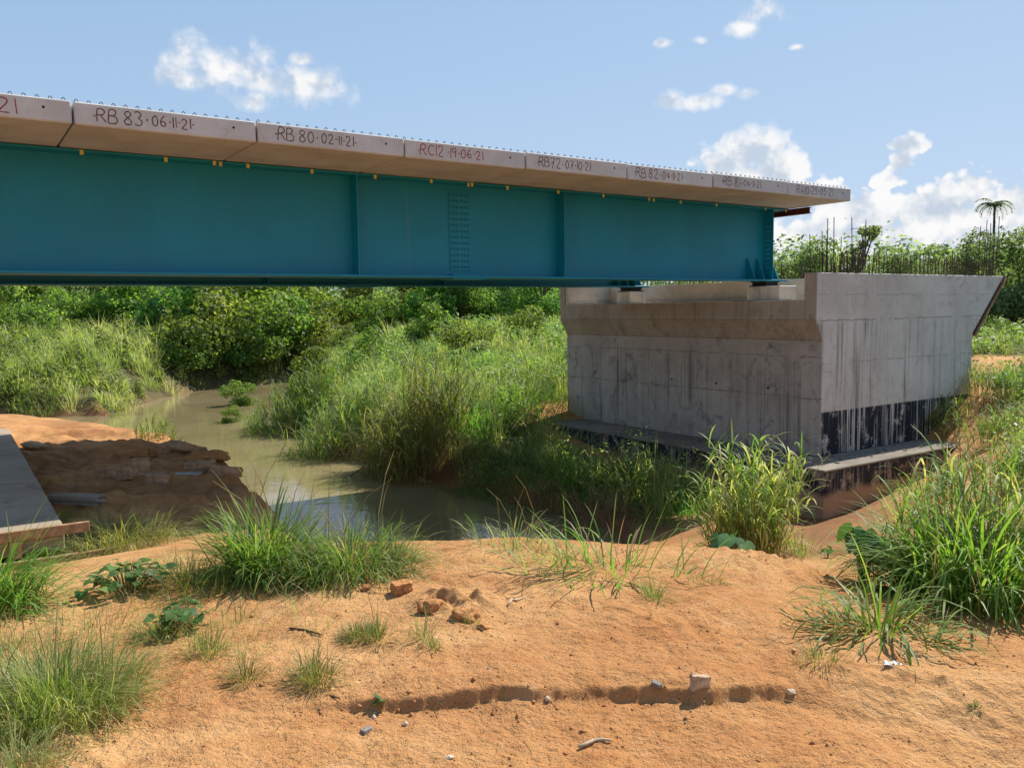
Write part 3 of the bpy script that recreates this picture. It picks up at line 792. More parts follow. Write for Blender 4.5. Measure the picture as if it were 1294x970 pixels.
def girder(v0, label, near):
    """v0: near edge of the flange, web 0.25 behind it"""
    us = -6.2
    t = bthing('steel_girder', us, v0 + .25, ZB, label, 'bridge girder', 'steel plate girders under the deck')
    org = (us, v0 + .25, ZB)
    P_ = lambda nm, fn, m='paint', par=t: part(nm, fn, M[m], par, org=org)
    vw = v0 + .25
    P_('web', lambda bm: box(bm, us, UEND, vw - .009, vw + .009, ZB + .036, ZF - .030))
    P_('top_flange', lambda bm: box(bm, us, UEND + .2, v0, v0 + .5, ZF - .030, ZF, .004))
    P_('bottom_flange', lambda bm: box(bm, us, UEND + .2, v0, v0 + .5, ZB, ZB + .036, .004))
    for u in (-4.05, 3.93, 7.83):
        for s in (-1, 1):
            a, b = (v0 + .012, vw - .009) if s < 0 else (vw + .009, v0 + .488)
            P_('stiffener', lambda bm: box(bm, u - .009, u + .009, a, b, ZB + .037, ZF - .031))
    # bolted splice
    for s in (-1, 1):
        vf = vw + s * .015
        sp = P_('splice_plate', lambda bm: box(bm, 5.62, 6.06, vf - .006, vf + .006, ZB + .13, ZF - .13, .002))
        if s < 0:
            def bolts(bm):
                for r_ in range(13):
                    for c_ in range(6):
                        uu = 5.66 + c_ * .060 + (.022 if c_ > 2 else 0); zz = ZB + .19 + r_ * (ZF - ZB - .38) / 12
                        q = bmesh.ops.create_cone(bm, cap_ends=True, segments=6, radius1=.017, radius2=.015, depth=.026)
                        bmesh.ops.rotate(bm, verts=q['verts'], matrix=Matrix.Rotation(math.pi / 2, 3, 'X'))
                        bmesh.ops.translate(bm, verts=q['verts'], vec=(uu, vf - .018, zz))
            bl = P_('bolts', bolts, 'paint', sp); bl['kind'] = 'stuff'
    P_('flange_splice', lambda bm: box(bm, 5.55, 6.22, v0 + .01, v0 + .49, ZB - .018, ZB - .001, .002))
    P_('flange_splice', lambda bm: box(bm, 5.55, 6.22, v0 + .01, vw - .02, ZB + .037, ZB + .052, .002))
    # end group: drilled bearing stiffener and gussets
    def drilled(bm):
        u = 13.42; a, b = v0 + .012, vw - .009
        cols = (a + .105, a + .165); rows = [ZB + .30 + k * .095 for k in range(10)]; h = .013
        xs = [a, cols[0] - h, cols[0] + h, cols[1] - h, cols[1] + h, b]
        for k in (0, 2, 4): box(bm, u - .01, u + .01, xs[k], xs[k + 1], ZB + .037, ZF - .031)
        zs = [ZB + .037] + [z for r_ in rows for z in (r_ - h, r_ + h)] + [ZF - .031]
        for k in (1, 3):
            for q in range(0, len(zs), 2): box(bm, u - .01, u + .01, xs[k], xs[k + 1], zs[q], zs[q + 1])
    P_('bearing_stiffener', drilled)
    P_('bearing_stiffener', lambda bm: box(bm, 13.41, 13.43, vw + .009, v0 + .488, ZB + .037, ZF - .031))
    for u in (12.86, 13.16, 13.60):
        def gus(bm):
            a, b = v0 + .012, vw - .009
            q = [(a, ZB + .037), (b, ZB + .037), (b, ZB + .48), (b - .03, ZB + .48), (a, ZB + .06)]
            f0 = [bm.verts.new((u - .008, y, z)) for y, z in q]; f1 = [bm.verts.new((u + .008, y, z)) for y, z in q]
            bm.faces.new(f0); bm.faces.new(f1[::-1])
            for k in range(5): bm.faces.new((f0[k], f1[k], f1[(k + 1) % 5], f0[(k + 1) % 5]))
        P_('gusset', gus)
    if near:
        for k, u in enumerate(TABS):
            dz = random.uniform(-.006, .006)
            P_('yellow_tab', lambda bm: box(bm, u - .022, u + .022, v0 - .012, v0 - .002, ZF - .066 + dz, ZF - .006 + dz, .002), 'yellow')
    return t


girder(1.44, 'long teal steel girder nearest the camera with bolted splice', True)
girder(5.72, 'far teal steel girder showing below the near one', False)
# cross beam closing the deck end
t = bthing('cross_beam', 13.96, 0.95, 1.93, 'dark red steel beam end poking out beneath the last slab', 'steel beam')
OR = (13.96, 0.95, 1.93)
part('flange', lambda bm: box(bm, 13.90, 14.02, .95, 7.0, 2.045, Z_SOF - .015, .003), M['oxide'], t, org=OR)
part('flange', lambda bm: box(bm, 13.90, 14.02, .95, 7.0, 1.93, 1.946, .003), M['oxide'], t, org=OR)
part('web', lambda bm: box(bm, 13.95, 13.97, .955, 6.99, 1.947, 2.044), M['oxide'], t, org=OR)

# abutment --------------------------------------------------------------
VN, VF = -0.17, 7.97            # near and far face
UF, UO = 12.90, 12.68           # wall face and bearing-shelf face
ZL = -2.985                     # top of the footing
AO = (12.9, 3.9, -4.3)
ab = bthing('bridge_abutment', *AO, 'stained concrete abutment with wing wall carrying the right end of the bridge', 'abutment')
zo = -AO[2]
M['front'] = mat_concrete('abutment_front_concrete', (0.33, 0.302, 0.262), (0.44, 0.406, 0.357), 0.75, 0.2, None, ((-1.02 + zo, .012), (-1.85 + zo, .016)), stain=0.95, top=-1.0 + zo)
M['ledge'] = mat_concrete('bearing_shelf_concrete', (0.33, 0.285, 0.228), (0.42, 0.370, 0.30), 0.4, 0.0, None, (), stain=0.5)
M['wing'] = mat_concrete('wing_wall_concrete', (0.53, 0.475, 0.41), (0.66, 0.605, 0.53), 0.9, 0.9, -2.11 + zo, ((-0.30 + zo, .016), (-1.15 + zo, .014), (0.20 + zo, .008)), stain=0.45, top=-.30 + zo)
M['cap'] = mat_concrete('footing_concrete', (0.27, 0.22, 0.165), (0.36, 0.30, 0.23), 0.5, 0.25, ZL - .03 + zo, (), mud=-3.44 + zo, worn=0.04)
M['captop'] = mat_concrete('footing_top_concrete', (0.17, 0.145, 0.115), (0.27, 0.235, 0.19), 0.0, 0.0, None, (), stain=0.5)
M['seat'] = mat_concrete('pedestal_concrete', (0.58, 0.53, 0.45), (0.68, 0.63, 0.54), 0.3, 0.0)
A_ = lambda nm, fn, m, par=ab: part(nm, fn, M[m], par, org=AO)
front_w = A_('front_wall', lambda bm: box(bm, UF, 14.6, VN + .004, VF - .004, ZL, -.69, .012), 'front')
A_('corbel', lambda bm: prism_y(bm, [(UF - .012, -.688), (14.6, -.688), (14.6, -.285), (UO, -.285)], VN + .002, VF - .002, .006), 'ledge')
A_('bearing_shelf', lambda bm: box(bm, UO + .004, 14.6, VN + .25, VF - .22, -.283, .112, .010), 'ledge')
A_('cheek_wall', lambda bm: box(bm, UO, 14.2, VN, VN + .248, -.283, .63, .012), 'ledge')
A_('cheek_wall', lambda bm: box(bm, UO, 14.2, VF - .218, VF, -.283, .63, .012), 'ledge')
A_('back_wall', lambda bm: box(bm, 14.202, 14.55, VN + .25, VF - .22, .113, .58, .010), 'wing')


def wing(v0, v1):
    def f(bm):
        prism_y(bm, [(UF + .012, ZL), (18.47, ZL), (18.52, -.70), (19.86, .63), (UF - .19, .63), (UF - .20, -.29), (UF + .012, -.70)], v0, v1, .010)
    return f


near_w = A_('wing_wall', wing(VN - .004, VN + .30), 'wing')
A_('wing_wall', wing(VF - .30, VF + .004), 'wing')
# strip of form board left under the raking end of the wing wall
def strip(w0, w1, off):
    def f(bm):
        dx, dz = .707, .707
        q = [(18.53, -.72), (19.875, .625)]
        for a in (0,):
            p0 = (q[0][0] + off * dz, q[0][1] - off * dx); p1 = (q[1][0] + off * dz, q[1][1] - off * dx)
            prof = [p0, p1, (p1[0] + .035 * dz, p1[1] - .035 * dx), (p0[0] + .035 * dz, p0[1] - .035 * dx)]
            prism_y(bm, prof, w0, w1)
    return f
A_('form_board', strip(VN - .02, VN + .32, .004), 'timber_dark', near_w)
A_('form_board', strip(VN - .05, VN + .34, .042), 'timber', near_w)
A_('footing', lambda bm: box(bm, 11.77, 19.6, -1.08, 8.12, -4.3, ZL - .05, .02), 'cap')
foot_t = A_('footing_top', lambda bm: box(bm, 11.766, 19.604, -1.084, 8.124, ZL - .049, ZL - .002, .012), 'captop')
for (va, vb) in ((1.08, 1.94), (5.72, 6.22)):
    A_('bearing_pedestal', lambda bm: box(bm, 13.18, 13.74, va, vb, .113, .42, .014), 'seat')
for k, (px, py) in enumerate(((751.5, 470), (794.5, 473), (849, 479), (905, 484), (970.5, 490))):
    d = ray(px, py)
    n3 = np.array([BD[0], BD[1], 0]); tt = (BO @ BD + UF - .002) / (d @ n3); p = d * tt
    vv = (p[:2] - BO) @ BN

    def hole(bm):
        q = bmesh.ops.create_cone(bm, cap_ends=True, segments=10, radius1=.026, radius2=.026, depth=.006)
        bmesh.ops.rotate(bm, verts=q['verts'], matrix=Matrix.Rotation(math.pi / 2, 3, 'Y'))
        bmesh.ops.translate(bm, verts=q['verts'], vec=(UF - .001, vv, p[2]))
    A_('tie_hole', hole, 'hole', front_w)  # disc on the wall face, hole shade painted as dark colour
# loose mortar crumbs on the footing
crumbs = []
def crumb_fn(bm):
    r_ = random.Random(5)
    for _ in range(90):
        if r_.random() < .6: u, v = r_.uniform(13.0, 15.6), r_.gauss(-.42, .16)
        else: u, v = r_.gauss(12.55, .16), r_.uniform(-.8, 7.6)
        s = r_.uniform(.012, .05)
        q = bmesh.ops.create_icosphere(bm, subdivisions=1, radius=s)
        for vv in q['verts']: vv.co = Vector((vv.co.x * r_.uniform(.7, 1.5) + u, vv.co.y * r_.uniform(.7, 1.5) + v, vv.co.z * .5 + ZL + s * .2))
cr = A_('mortar_crumbs', crumb_fn, 'captop', foot_t); cr['kind'] = 'stuff'

# starter bars
bar_me = {}
def bar(u, v, h, z0, lean=(0, 0), r=.0085):
    key = round(h, 1)
    if key not in bar_me:
        bm = bmesh.new(); tube(bm, [(0, 0, -.05), (0, 0, key * .5), (0, 0, key)], r, 5); bar_me[key] = bm_mesh('starter_bar', bm)
    o = link('starter_bar', bar_me[key], M['rebar'], ab)
    o.location = (u - AO[0], v - AO[1], z0 - AO[2]); o.rotation_euler = (lean[0], lean[1], random.uniform(0, 6))
    o.scale = (1, 1, h / key)


rb = random.Random(11)
u = 12.95
while u < 19.75:
    for v in (VN + .05, VN + .24):
        bar(u + rb.uniform(-.03, .03), v, rb.uniform(.30, .42) if rb.random() < .85 else rb.uniform(.42, .55), .63, (rb.gauss(0, .035), rb.gauss(0, .035)))
    u += rb.uniform(.12, .17)
for uu, hh in ((12.82, .75), (12.95, .8), (13.1, 1.05), (13.16, .7), (13.45, 1.1), (13.62, .72), (14.0, 1.12), (14.5, 1.1), (13.8, .6), (14.25, .6)):
    bar(uu, VN + rb.uniform(.05, .24), hh, .63, (rb.gauss(0, .02), rb.gauss(0, .02)))
for uu, hh in ((18.9, 1.15), (19.02, 1.3), (19.15, 1.05), (19.45, 1.25), (19.6, 1.3), (19.75, 1.42), (19.68, .9), (19.3, .8)):
    bar(uu, VN + rb.uniform(.05, .24), hh, .63, (rb.gauss(0, .02), rb.gauss(0, .02)))
v = .2
while v < 7.7:
    for uu in (14.28, 14.47): bar(uu, v + rb.uniform(-.03, .03), rb.uniform(.28, .4), .58, (rb.gauss(0, .04), rb.gauss(0, .04)))
    v += rb.uniform(.14, .2)

# bearings under the girder ends
for va, lab in ((1.69, 'dark rubber bearing pad under the near girder end'), (5.97, 'dark rubber bearing pad under the far girder end')):
    t = bthing('bridge_bearing', 13.46, va, .42, lab, 'bearing', 'bearings on the abutment pedestals')
    part('sole_plate', lambda bm: box(bm, -.22, .22, -.20, .20, .078, ZB - .42 - .001, .003), M['rubber'], t)
    part('rubber_pad', lambda bm: box(bm, -.20, .20, -.18, .18, .024, .076, .006), M['rubber'], t)
    part('base_plate', lambda bm: box(bm, -.26, .26, -.21, .21, .001, .023, .003), M['rubber'], t)

# concrete slab lying on timbers at the left edge
GS = (-2.45, 3.5, -2.10)
t = bthing('ground_slab', GS[0], GS[1], GS[2] - .24, 'long grey concrete slab lying on timbers at the left edge', 'concrete slab')
part('slab', lambda bm: box(bm, -2.0, 2.03, -4.45, 4.6, 0, .24, .012), M['slab_grey'], t)
# timbers carrying it, laid across under its near end
def plank(u, v, z, lu, lv, h, rz, label, mat='timber', tilt=0.0):
    o = part('timber_plank', lambda bm: box(bm, -lu / 2, lu / 2, -lv / 2, lv / 2, 0, h, .004), M[mat], None)
    o.location = uv(u, v, z); o.rotation_euler = (0, tilt, BANG + rz)
    return tag(o, label, 'plank', 'timbers under the slab')


plank(-1.6, -1.00, -2.17, 2.8, .05, .10, -.02, 'upper timber plank along the near end of the slab')
plank(-1.5, -1.10, -2.47, 3.0, .05, .12, -.03, 'lower timber plank in front of the slab end')
for k, (uu, lab) in enumerate(((-2.0, 'left short timber post between the two planks'), (-1.45, 'middle short timber post between the two planks'), (-.85, 'right short timber post between the two planks'))):
    plank(uu, -1.03, -2.345, .10, .045, .172, -.02, lab)
plank(-2.4, .2, -2.44, 4.2, .15, .098, 0, 'dark bearer beam lying under the slab', 'timber_dark')
plank(-2.4, 6.0, -2.44, 4.2, .15, .098, 0, 'dark bearer beam under the far part of the slab', 'timber_dark')

#@@BRIDGE_END
#@@VEG
# ------------------------------------------------------------------ plants
def blades(base, az, L, lean, curv, w, tint, nseg=5, twist=0.0, floor=None):
    """curved tapering grass blades; all arrays of length n"""
    n = len(L); base = np.asarray(base, float)
    dirx, diry = np.sin(az), np.cos(az)
    pos = base.copy(); Vs = []; ts = []
    kink = np.where(rng.random(n) < .12, rng.uniform(.5, 1.4, n), 0.0); kpos = rng.uniform(.3, .75, n)
    for k in range(nseg + 1):
        s = k / nseg
        ww = w * (0.55 + 0.75 * s) * (1 - s) ** 0.55 if k < nseg else w * 0.04
        ww = np.maximum(ww, w * 0.04)
        ta = az + twist * s
        px, py = np.cos(ta), -np.sin(ta)
        off = np.stack([px * ww * .5, py * ww * .5, np.zeros(n)], -1)
        Vs.append(np.stack([pos - off, pos + off], 1)); ts.append(np.repeat((tint + 0.12 * s)[:, None], 2, 1))
        th = lean + curv * (s + .5 / nseg) ** 1.3 + kink * (s >= kpos)
        st = (L / nseg)[:, None] * np.stack([np.sin(th) * dirx, np.sin(th) * diry, np.cos(th)], -1)
        pos = pos + st
        if floor is not None: pos[:, 2] = np.maximum(pos[:, 2], floor)
    V = np.stack(Vs, 1).reshape(n, -1, 3)              # n, (nseg+1)*2, 3
    m = (nseg + 1) * 2
    q = np.array([[2 * k, 2 * k + 1, 2 * k + 3, 2 * k + 2] for k in range(nseg)])
    F = (np.arange(n)[:, None, None] * m + q[None]).reshape(-1, 4)
    return V.reshape(-1, 3), F, np.clip(np.stack(ts, 1).reshape(-1), 0, 1)


def leafcards(P, N, size, asp, tint):
    """pointed leaves, two folded triangles pairs each: P centre, N normal"""
    n = len(P)
    N = N / np.linalg.norm(N, axis=1, keepdims=True)
    a = np.cross(N, rng.normal(size=(n, 3))); a /= np.linalg.norm(a, axis=1, keepdims=True)
    b = np.cross(N, a)
    s = size[:, None]
    v0 = P - a * s * .5; v2 = P + a * s * .5
    v1 = P + b * s * .5 * asp + N * s * .10 - a * s * .08; v3 = P - b * s * .5 * asp + N * s * .10 - a * s * .08
    V = np.stack([v0, v1, v2, v3], 1).reshape(-1, 3)
    i = np.arange(n)[:, None] * 4
    F = np.concatenate([i + np.array([[0, 1, 2]]), i + np.array([[0, 2, 3]])], 1).reshape(-1, 3)
    return V, F, np.repeat(np.clip(tint, 0, 1), 4)


def merge(lst):
    Vs, Fs, ts, o = [], [], [], 0
    for V, F, t in lst:
        Vs.append(V); Fs.append(F + o); ts.append(t); o += len(V)
    return np.vstack(Vs), np.vstack(Fs), np.concatenate(ts)


def tuft_mesh(name, n, rad, Lr, lean, curv, width, tint, loc=None, nseg=6, bias=None, power=0.7, sx=1.0):
    """a clump of blades rooted in a disc; loc: world point, so that the roots follow the ground"""
    a = rng.random(n) * 2 * np.pi; r = rad * rng.random(n) ** power
    bx, by = r * np.cos(a) * sx, r * np.sin(a)
    bz = np.zeros(n)
    if loc is not None:
        bz = ground(bx + loc[0], by + loc[1], fine=False) - loc[2] - 0.01
    az = np.arctan2(bx, by) + rng.normal(0, .7, n)
    if bias is not None: az = np.where(rng.random(n) < .45, bias + rng.normal(0, .5, n), az)
    L = rng.uniform(*Lr, n) * (1 - .25 * (r / rad))
    le = np.abs(rng.normal(lean, lean * .6 + .05, n)) * (0.45 + .8 * r / rad)
    cu = np.abs(rng.normal(curv, curv * .45 + .05, n))
    w = rng.uniform(*width, n)
    ti = np.clip(rng.normal(tint[0], tint[1], n), 0, 1)
    return blades(np.stack([bx, by, bz], -1), az, L, le, cu, w, ti, nseg, rng.normal(0, .5, n), floor=None)


def grass_clump(px, py, label, green=None, dry=None, mat='grass', group=None, loc=None, name='grass_clump', stalks=None):
    loc = hit(px, py) if loc is None else np.asarray(loc, float)
    t = empty(name, loc, 0, label, 'grass', group)
    if green:
        V, F, ti = tuft_mesh(loc=loc, **green)
        link('green_blades', np_mesh('green_blades', V, F, ti), M[mat], t)['kind'] = 'stuff'
    if dry:
        V, F, ti = tuft_mesh(loc=loc, **dry)
        link('dry_blades', np_mesh('dry_blades', V, F, ti), M['dry'], t)['kind'] = 'stuff'
    if green and loc[1] < 8.5 and green['n'] > 55:
        g = dict(green); g.update(n=max(10, green['n'] // 7), rad=green['rad'] * 1.55, lean=1.25, curv=.35, Lr=(green['Lr'][0] * .4, green['Lr'][1] * .75), tint=(.55, .3), width=(green['width'][0] * .6, green['width'][1] * .6), power=.5)
        V, F, ti = tuft_mesh(loc=loc, **g)
        V[:, 2] = np.maximum(V[:, 2], ground(V[:, 0] + loc[0], V[:, 1] + loc[1], fine=False) - loc[2] + .004)
        link('fallen_blades', np_mesh('fallen_blades', V, F, ti), M['dry'], t)['kind'] = 'stuff'
    if stalks:
        n, h, rad = stalks
        def f(bm):
            for k in range(n):
                a = random.random() * 6.28; r = rad * random.random() ** .5; hh = h * random.uniform(.6, 1.1); tx, ty = random.gauss(0, .14), random.gauss(0, .14)
                b = Vector((r * math.cos(a), r * math.sin(a), 0))
                tube(bm, [b, b + Vector((tx * .3, ty * .3, .45)) * hh, b + Vector((tx, ty, .8)) * hh, b + Vector((tx * 1.8, ty * 1.8, 1.0)) * hh], [.0035, .003, .0025, .001], 4)
        part('seed_stalks', f, M['stalk'], t)
    return t


def reed_clump(px, py, label, n, rad, h, loc=None, mat='grass', leaf_l=(.35, .6), leaf_w=(.014, .026), tint=(.45, .22), nl=6, dry=0, group=None, spread=.16, name='reed_clump'):
    """cane grass: upright stems with leaves all the way up"""
    loc = hit(px, py) if loc is None else np.asarray(loc, float)
    t = empty(name, loc, 0, label, 'grass', group)
    stems = []; bs = []; az = []; ti = []; hgt = []
    for k in range(n):
        a = rng.random() * 6.28; r = rad * rng.random() ** .6
        b = np.array([r * math.cos(a), r * math.sin(a), 0.0])
        b[2] = gz(b[0] + loc[0], b[1] + loc[1]) - loc[2] - .02
        hh = h * rng.uniform(.55, 1.05) * (1 - .3 * r / rad)
        ln = np.array([math.cos(a), math.sin(a)]) * rng.uniform(.0, spread * 2) * (r / rad + .2) + rng.normal(0, .06, 2)
        pts = [b + np.array([ln[0] * s * s * hh, ln[1] * s * s * hh, s * hh * (1 - .08 * s)]) for s in (0, .35, .7, 1)]
        stems.append((pts, rng.uniform(.003, .0055)))
        for q in range(nl):
            s = rng.uniform(.22, 1.0)
            p = b + np.array([ln[0] * s * s * hh, ln[1] * s * s * hh, s * hh * (1 - .08 * s)])
            bs.append(p); az.append(rng.random() * 6.28); ti.append(np.clip(rng.normal(tint[0], tint[1]) + .25 * (s < .35), 0, 1)); hgt.append(s)

    def f(bm):
        for pts, r in stems: tube(bm, pts, [r, r * .9, r * .7, r * .3], 4, cap=False)
    part('stems', f, M['stalk'], t)['kind'] = 'stuff'
    m = len(bs)
    V, F, tt = blades(np.array(bs), np.array(az), rng.uniform(*leaf_l, m), np.abs(rng.normal(.35, .22, m)), np.abs(rng.normal(1.5, .6, m)), rng.uniform(*leaf_w, m), np.array(ti), 6, rng.normal(0, .6, m))
    link('leaves', np_mesh('leaves', V, F, tt), M[mat], t)
    if dry:
        V, F, tt = tuft_mesh('d', dry, rad * 1.05, (h * .25, h * .6), .35, 1.3, (.006, .012), (.4, .25), loc)
        link('dry_leaves', np_mesh('dry_leaves', V, F, tt), M['dry'], t)
    return t


def heart(P, d, up, size, n_side=5):
    """a heart-shaped blade of 2*n_side+... vertices, folded along the midrib"""
    d = np.asarray(d, float); d /= np.linalg.norm(d)
    s = np.cross(d, up); s /= np.linalg.norm(s); nn = np.cross(s, d)
    prof = [(-.18, .30), (.0, .50), (.30, .52), (.62, .32), (1.0, 0.0)]
    mid = [(0.0, 0), (.15, 0), (.35, 0), (.65, 0), (1.0, 0)]
    V = []
    for (a, _), (b, wd) in zip(mid, prof):
        droop = -.25 * a * a
        V.append(P + size * (d * a + nn * droop))
        for sg in (-1, 1):
            db = -.25 * max(b, 0) ** 2
            V.append(P + size * (d * b + s * sg * wd + nn * (db + .14 * wd)))
    F = []
    for k in range(4):
        o, q = 3 * k, 3 * (k + 1)
        F += [(o, q, q + 1), (o, q + 1, o + 1), (o, o + 2, q + 2), (o, q + 2, q)]
    return np.array(V), np.array(F)


def leafy_plant(px, py, label, nleaf, rad, size, height, mat='broad', name='leafy_plant', loc=None, cat='plant', tint=(.45, .25), group=None):
    loc = hit(px, py) if loc is None else np.asarray(loc, float)
    t = empty(name, loc, 0, label, cat, group)
    st = []
    for k in range(nleaf):
        a = rng.random() * 6.28; r = rad * rng.random() ** .6
        p = np.array([r * math.cos(a), r * math.sin(a), 0]); p[2] = gz(loc[0] + p[0], loc[1] + p[1]) - loc[2] + height * rng.uniform(.45, 1.0) * (1 - .35 * r / max(rad, .01))
        aa = a + rng.normal(0, .7)
        d = np.array([math.cos(aa), math.sin(aa), rng.uniform(-.35, .25) if mat != 'taro' else rng.uniform(-1.1, -.25)])
        sz = size * rng.uniform(.6, 1.15)
        V, F = heart(p, d, np.array([rng.normal(0, .25), rng.normal(0, .25), 1.0]), sz)
        me = np_mesh('leaf', V, F, np.full(len(V), np.clip(rng.normal(*tint), 0, 1)), smooth=True)
        link('leaf', me, M[mat], t)
        root = np.array([p[0] * .35, p[1] * .35, 0]); root[2] = gz(loc[0] + root[0], loc[1] + root[1]) - loc[2] - .01
        st.append((root, (root + p) / 2 + np.array([0, 0, height * .12]), p))

    def f(bm):
        for q in st: tube(bm, q, [size * .05, size * .04, size * .025], 4)
    part('stems', f, M['stalk'] if mat != 'taro' else M['taro_stem'], t)['kind'] = 'stuff'
    return t


M['taro_stem'] = simple('taro_stalks', (0.12, 0.17, 0.06), 0.6, 0.3)


def crown_mesh(blobs, nleaf, size, asp=.55, tsp=.22, tmean=.42, inner=.72, up=.5):
    """leaves through the outer shells of several lobes; lobes differ in tone"""
    out = []
    tot = sum(b[1][0] * b[1][1] + b[1][0] * b[1][2] for b in blobs)
    for c, rd in blobs:
        k = max(12, int(nleaf * (rd[0] * rd[1] + rd[0] * rd[2]) / tot))
        d = rng.normal(size=(k, 3)); d /= np.linalg.norm(d, axis=1, keepdims=True)
        ph = rng.random(3) * 6
        lump = 1 + .22 * np.sin(d[:, 0] * 5 + ph[0]) * np.sin(d[:, 1] * 5 + ph[1]) + .14 * np.sin(d[:, 2] * 9 + ph[2]) * np.sin(d[:, 0] * 9)
        r = (inner + (1 - inner) * rng.random(k) ** .6) * lump * np.where(rng.random(k) < .08, 1.18, 1.0)
        Pp = np.asarray(c) + d * r[:, None] * np.asarray(rd)
        N = d * np.array([1, 1, 1]) + rng.normal(0, .75, (k, 3)) + np.array([0, 0, up])
        ti = rng.normal(tmean + rng.normal(0, .12), tsp, k)
        out.append(leafcards(Pp, N, size * rng.uniform(.6, 1.35, k), asp, ti))
    return merge(out)


def rand_blobs(n, R_, H_, z0, rs=(.35, .55), flat=1.0):
    b = []
    for k in range(n):
        a = 6.28 * k / n + rng.normal(0, .5); q = rng.random() ** .5
        zz = rng.random() if k > n // 3 else rng.random() * .25
        rr = R_ * (1 - .55 * abs(zz - .4)) * q * .75
        s = rng.uniform(*rs) * R_
        b.append(((rr * math.cos(a), rr * math.sin(a), z0 + H_ * (.12 + .76 * zz)), (s, s * rng.uniform(.85, 1.15), s * .8 * flat)))
    return b


def tree_proto(H_, R_, trunk_h, nblob, nleaf, size, mat, flat=1.0, asp=.55, rs=(.35, .55), bare=0, tr=.035):
    blobs = rand_blobs(nblob, R_, H_ - trunk_h, trunk_h, rs, flat)
    V, F, t = crown_mesh(blobs, nleaf, size, asp)
    cm = np_mesh('crown', V, F, t); cm.materials.append(M[mat])
    bm = bmesh.new()
    r0 = H_ * tr
    top = Vector((rng.normal(0, .1), rng.normal(0, .1), trunk_h + (H_ - trunk_h) * .55))
    tube(bm, [(0, 0, -.15), (0.04, 0, trunk_h * .5), (top.x * .5, top.y * .5, trunk_h), top], [r0 * 1.25, r0, r0 * .8, r0 * .3], 7)
    for c, rd in blobs:
        s = Vector((top.x * .4, top.y * .4, trunk_h * rng.uniform(.7, 1.05)))
        e = Vector(c)
        tube(bm, [s, (s + e) / 2 + Vector((0, 0, -.06 * H_ * rng.random())), e], [r0 * .5, r0 * .3, r0 * .1], 5)
    tm = bm_mesh('trunk', bm); tm.materials.append(M['bark'])
    return cm, tm


def place(name, proto, loc, s, rz, label, cat, group, parts=('crown', 'trunk'), sz=None):
    t = empty(name, loc, rz, label, cat, group)
    t.scale = (s, s, s if sz is None else sz)
    for nm, me in zip(parts, proto):
        if me is not None: link(nm, me, None, t)
    return t


def on(px, dist):
    """a point of the ground under picture column px at a given distance ahead"""
    d = ray(px, 390); x, y = d[0] / d[1] * dist, dist
    return np.array([x, y, gz(x, y)])


def nth(k):
    return ['first', 'second', 'third', 'fourth', 'fifth', 'sixth', 'seventh', 'eighth', 'ninth', 'tenth', 'eleventh', 'twelfth', 'thirteenth', 'fourteenth', 'fifteenth', 'sixteenth', 'seventeenth', 'eighteenth'][k]


# --- grass that nobody could count -------------------------------------------------
def scatter(poly, n, near_w=None):
    pl = np.array(poly); lo = pl.min(0); hi = pl.max(0)
    out = np.zeros((0, 2))
    while len(out) < n:
        p = lo + rng.random((n * 2, 2)) * (hi - lo)
        ok = poly_sd(poly, p[:, 0], p[:, 1]) < 0.15
        ok &= poly_sd(PATH, p[:, 0], p[:, 1]) > 0.2
        ok &= poly_sd(RIVER, p[:, 0], p[:, 1]) > 0.05
        if near_w: ok &= rng.random(len(p)) < np.clip((near_w / np.hypot(p[:, 0], p[:, 1])) ** 1.5, .05, 1)
        ok &= (np.abs(np.arctan2(p[:, 0], p[:, 1])) < .72)
        # keep clear of the concrete
        u = (p - BO) @ BD; v = (p - BO) @ BN
        ok &= ~((u > 11.7) & (u < 19.7) & (v > -1.15) & (v < 8.2))
        out = np.vstack([out, p[ok]])
    return out[:n]


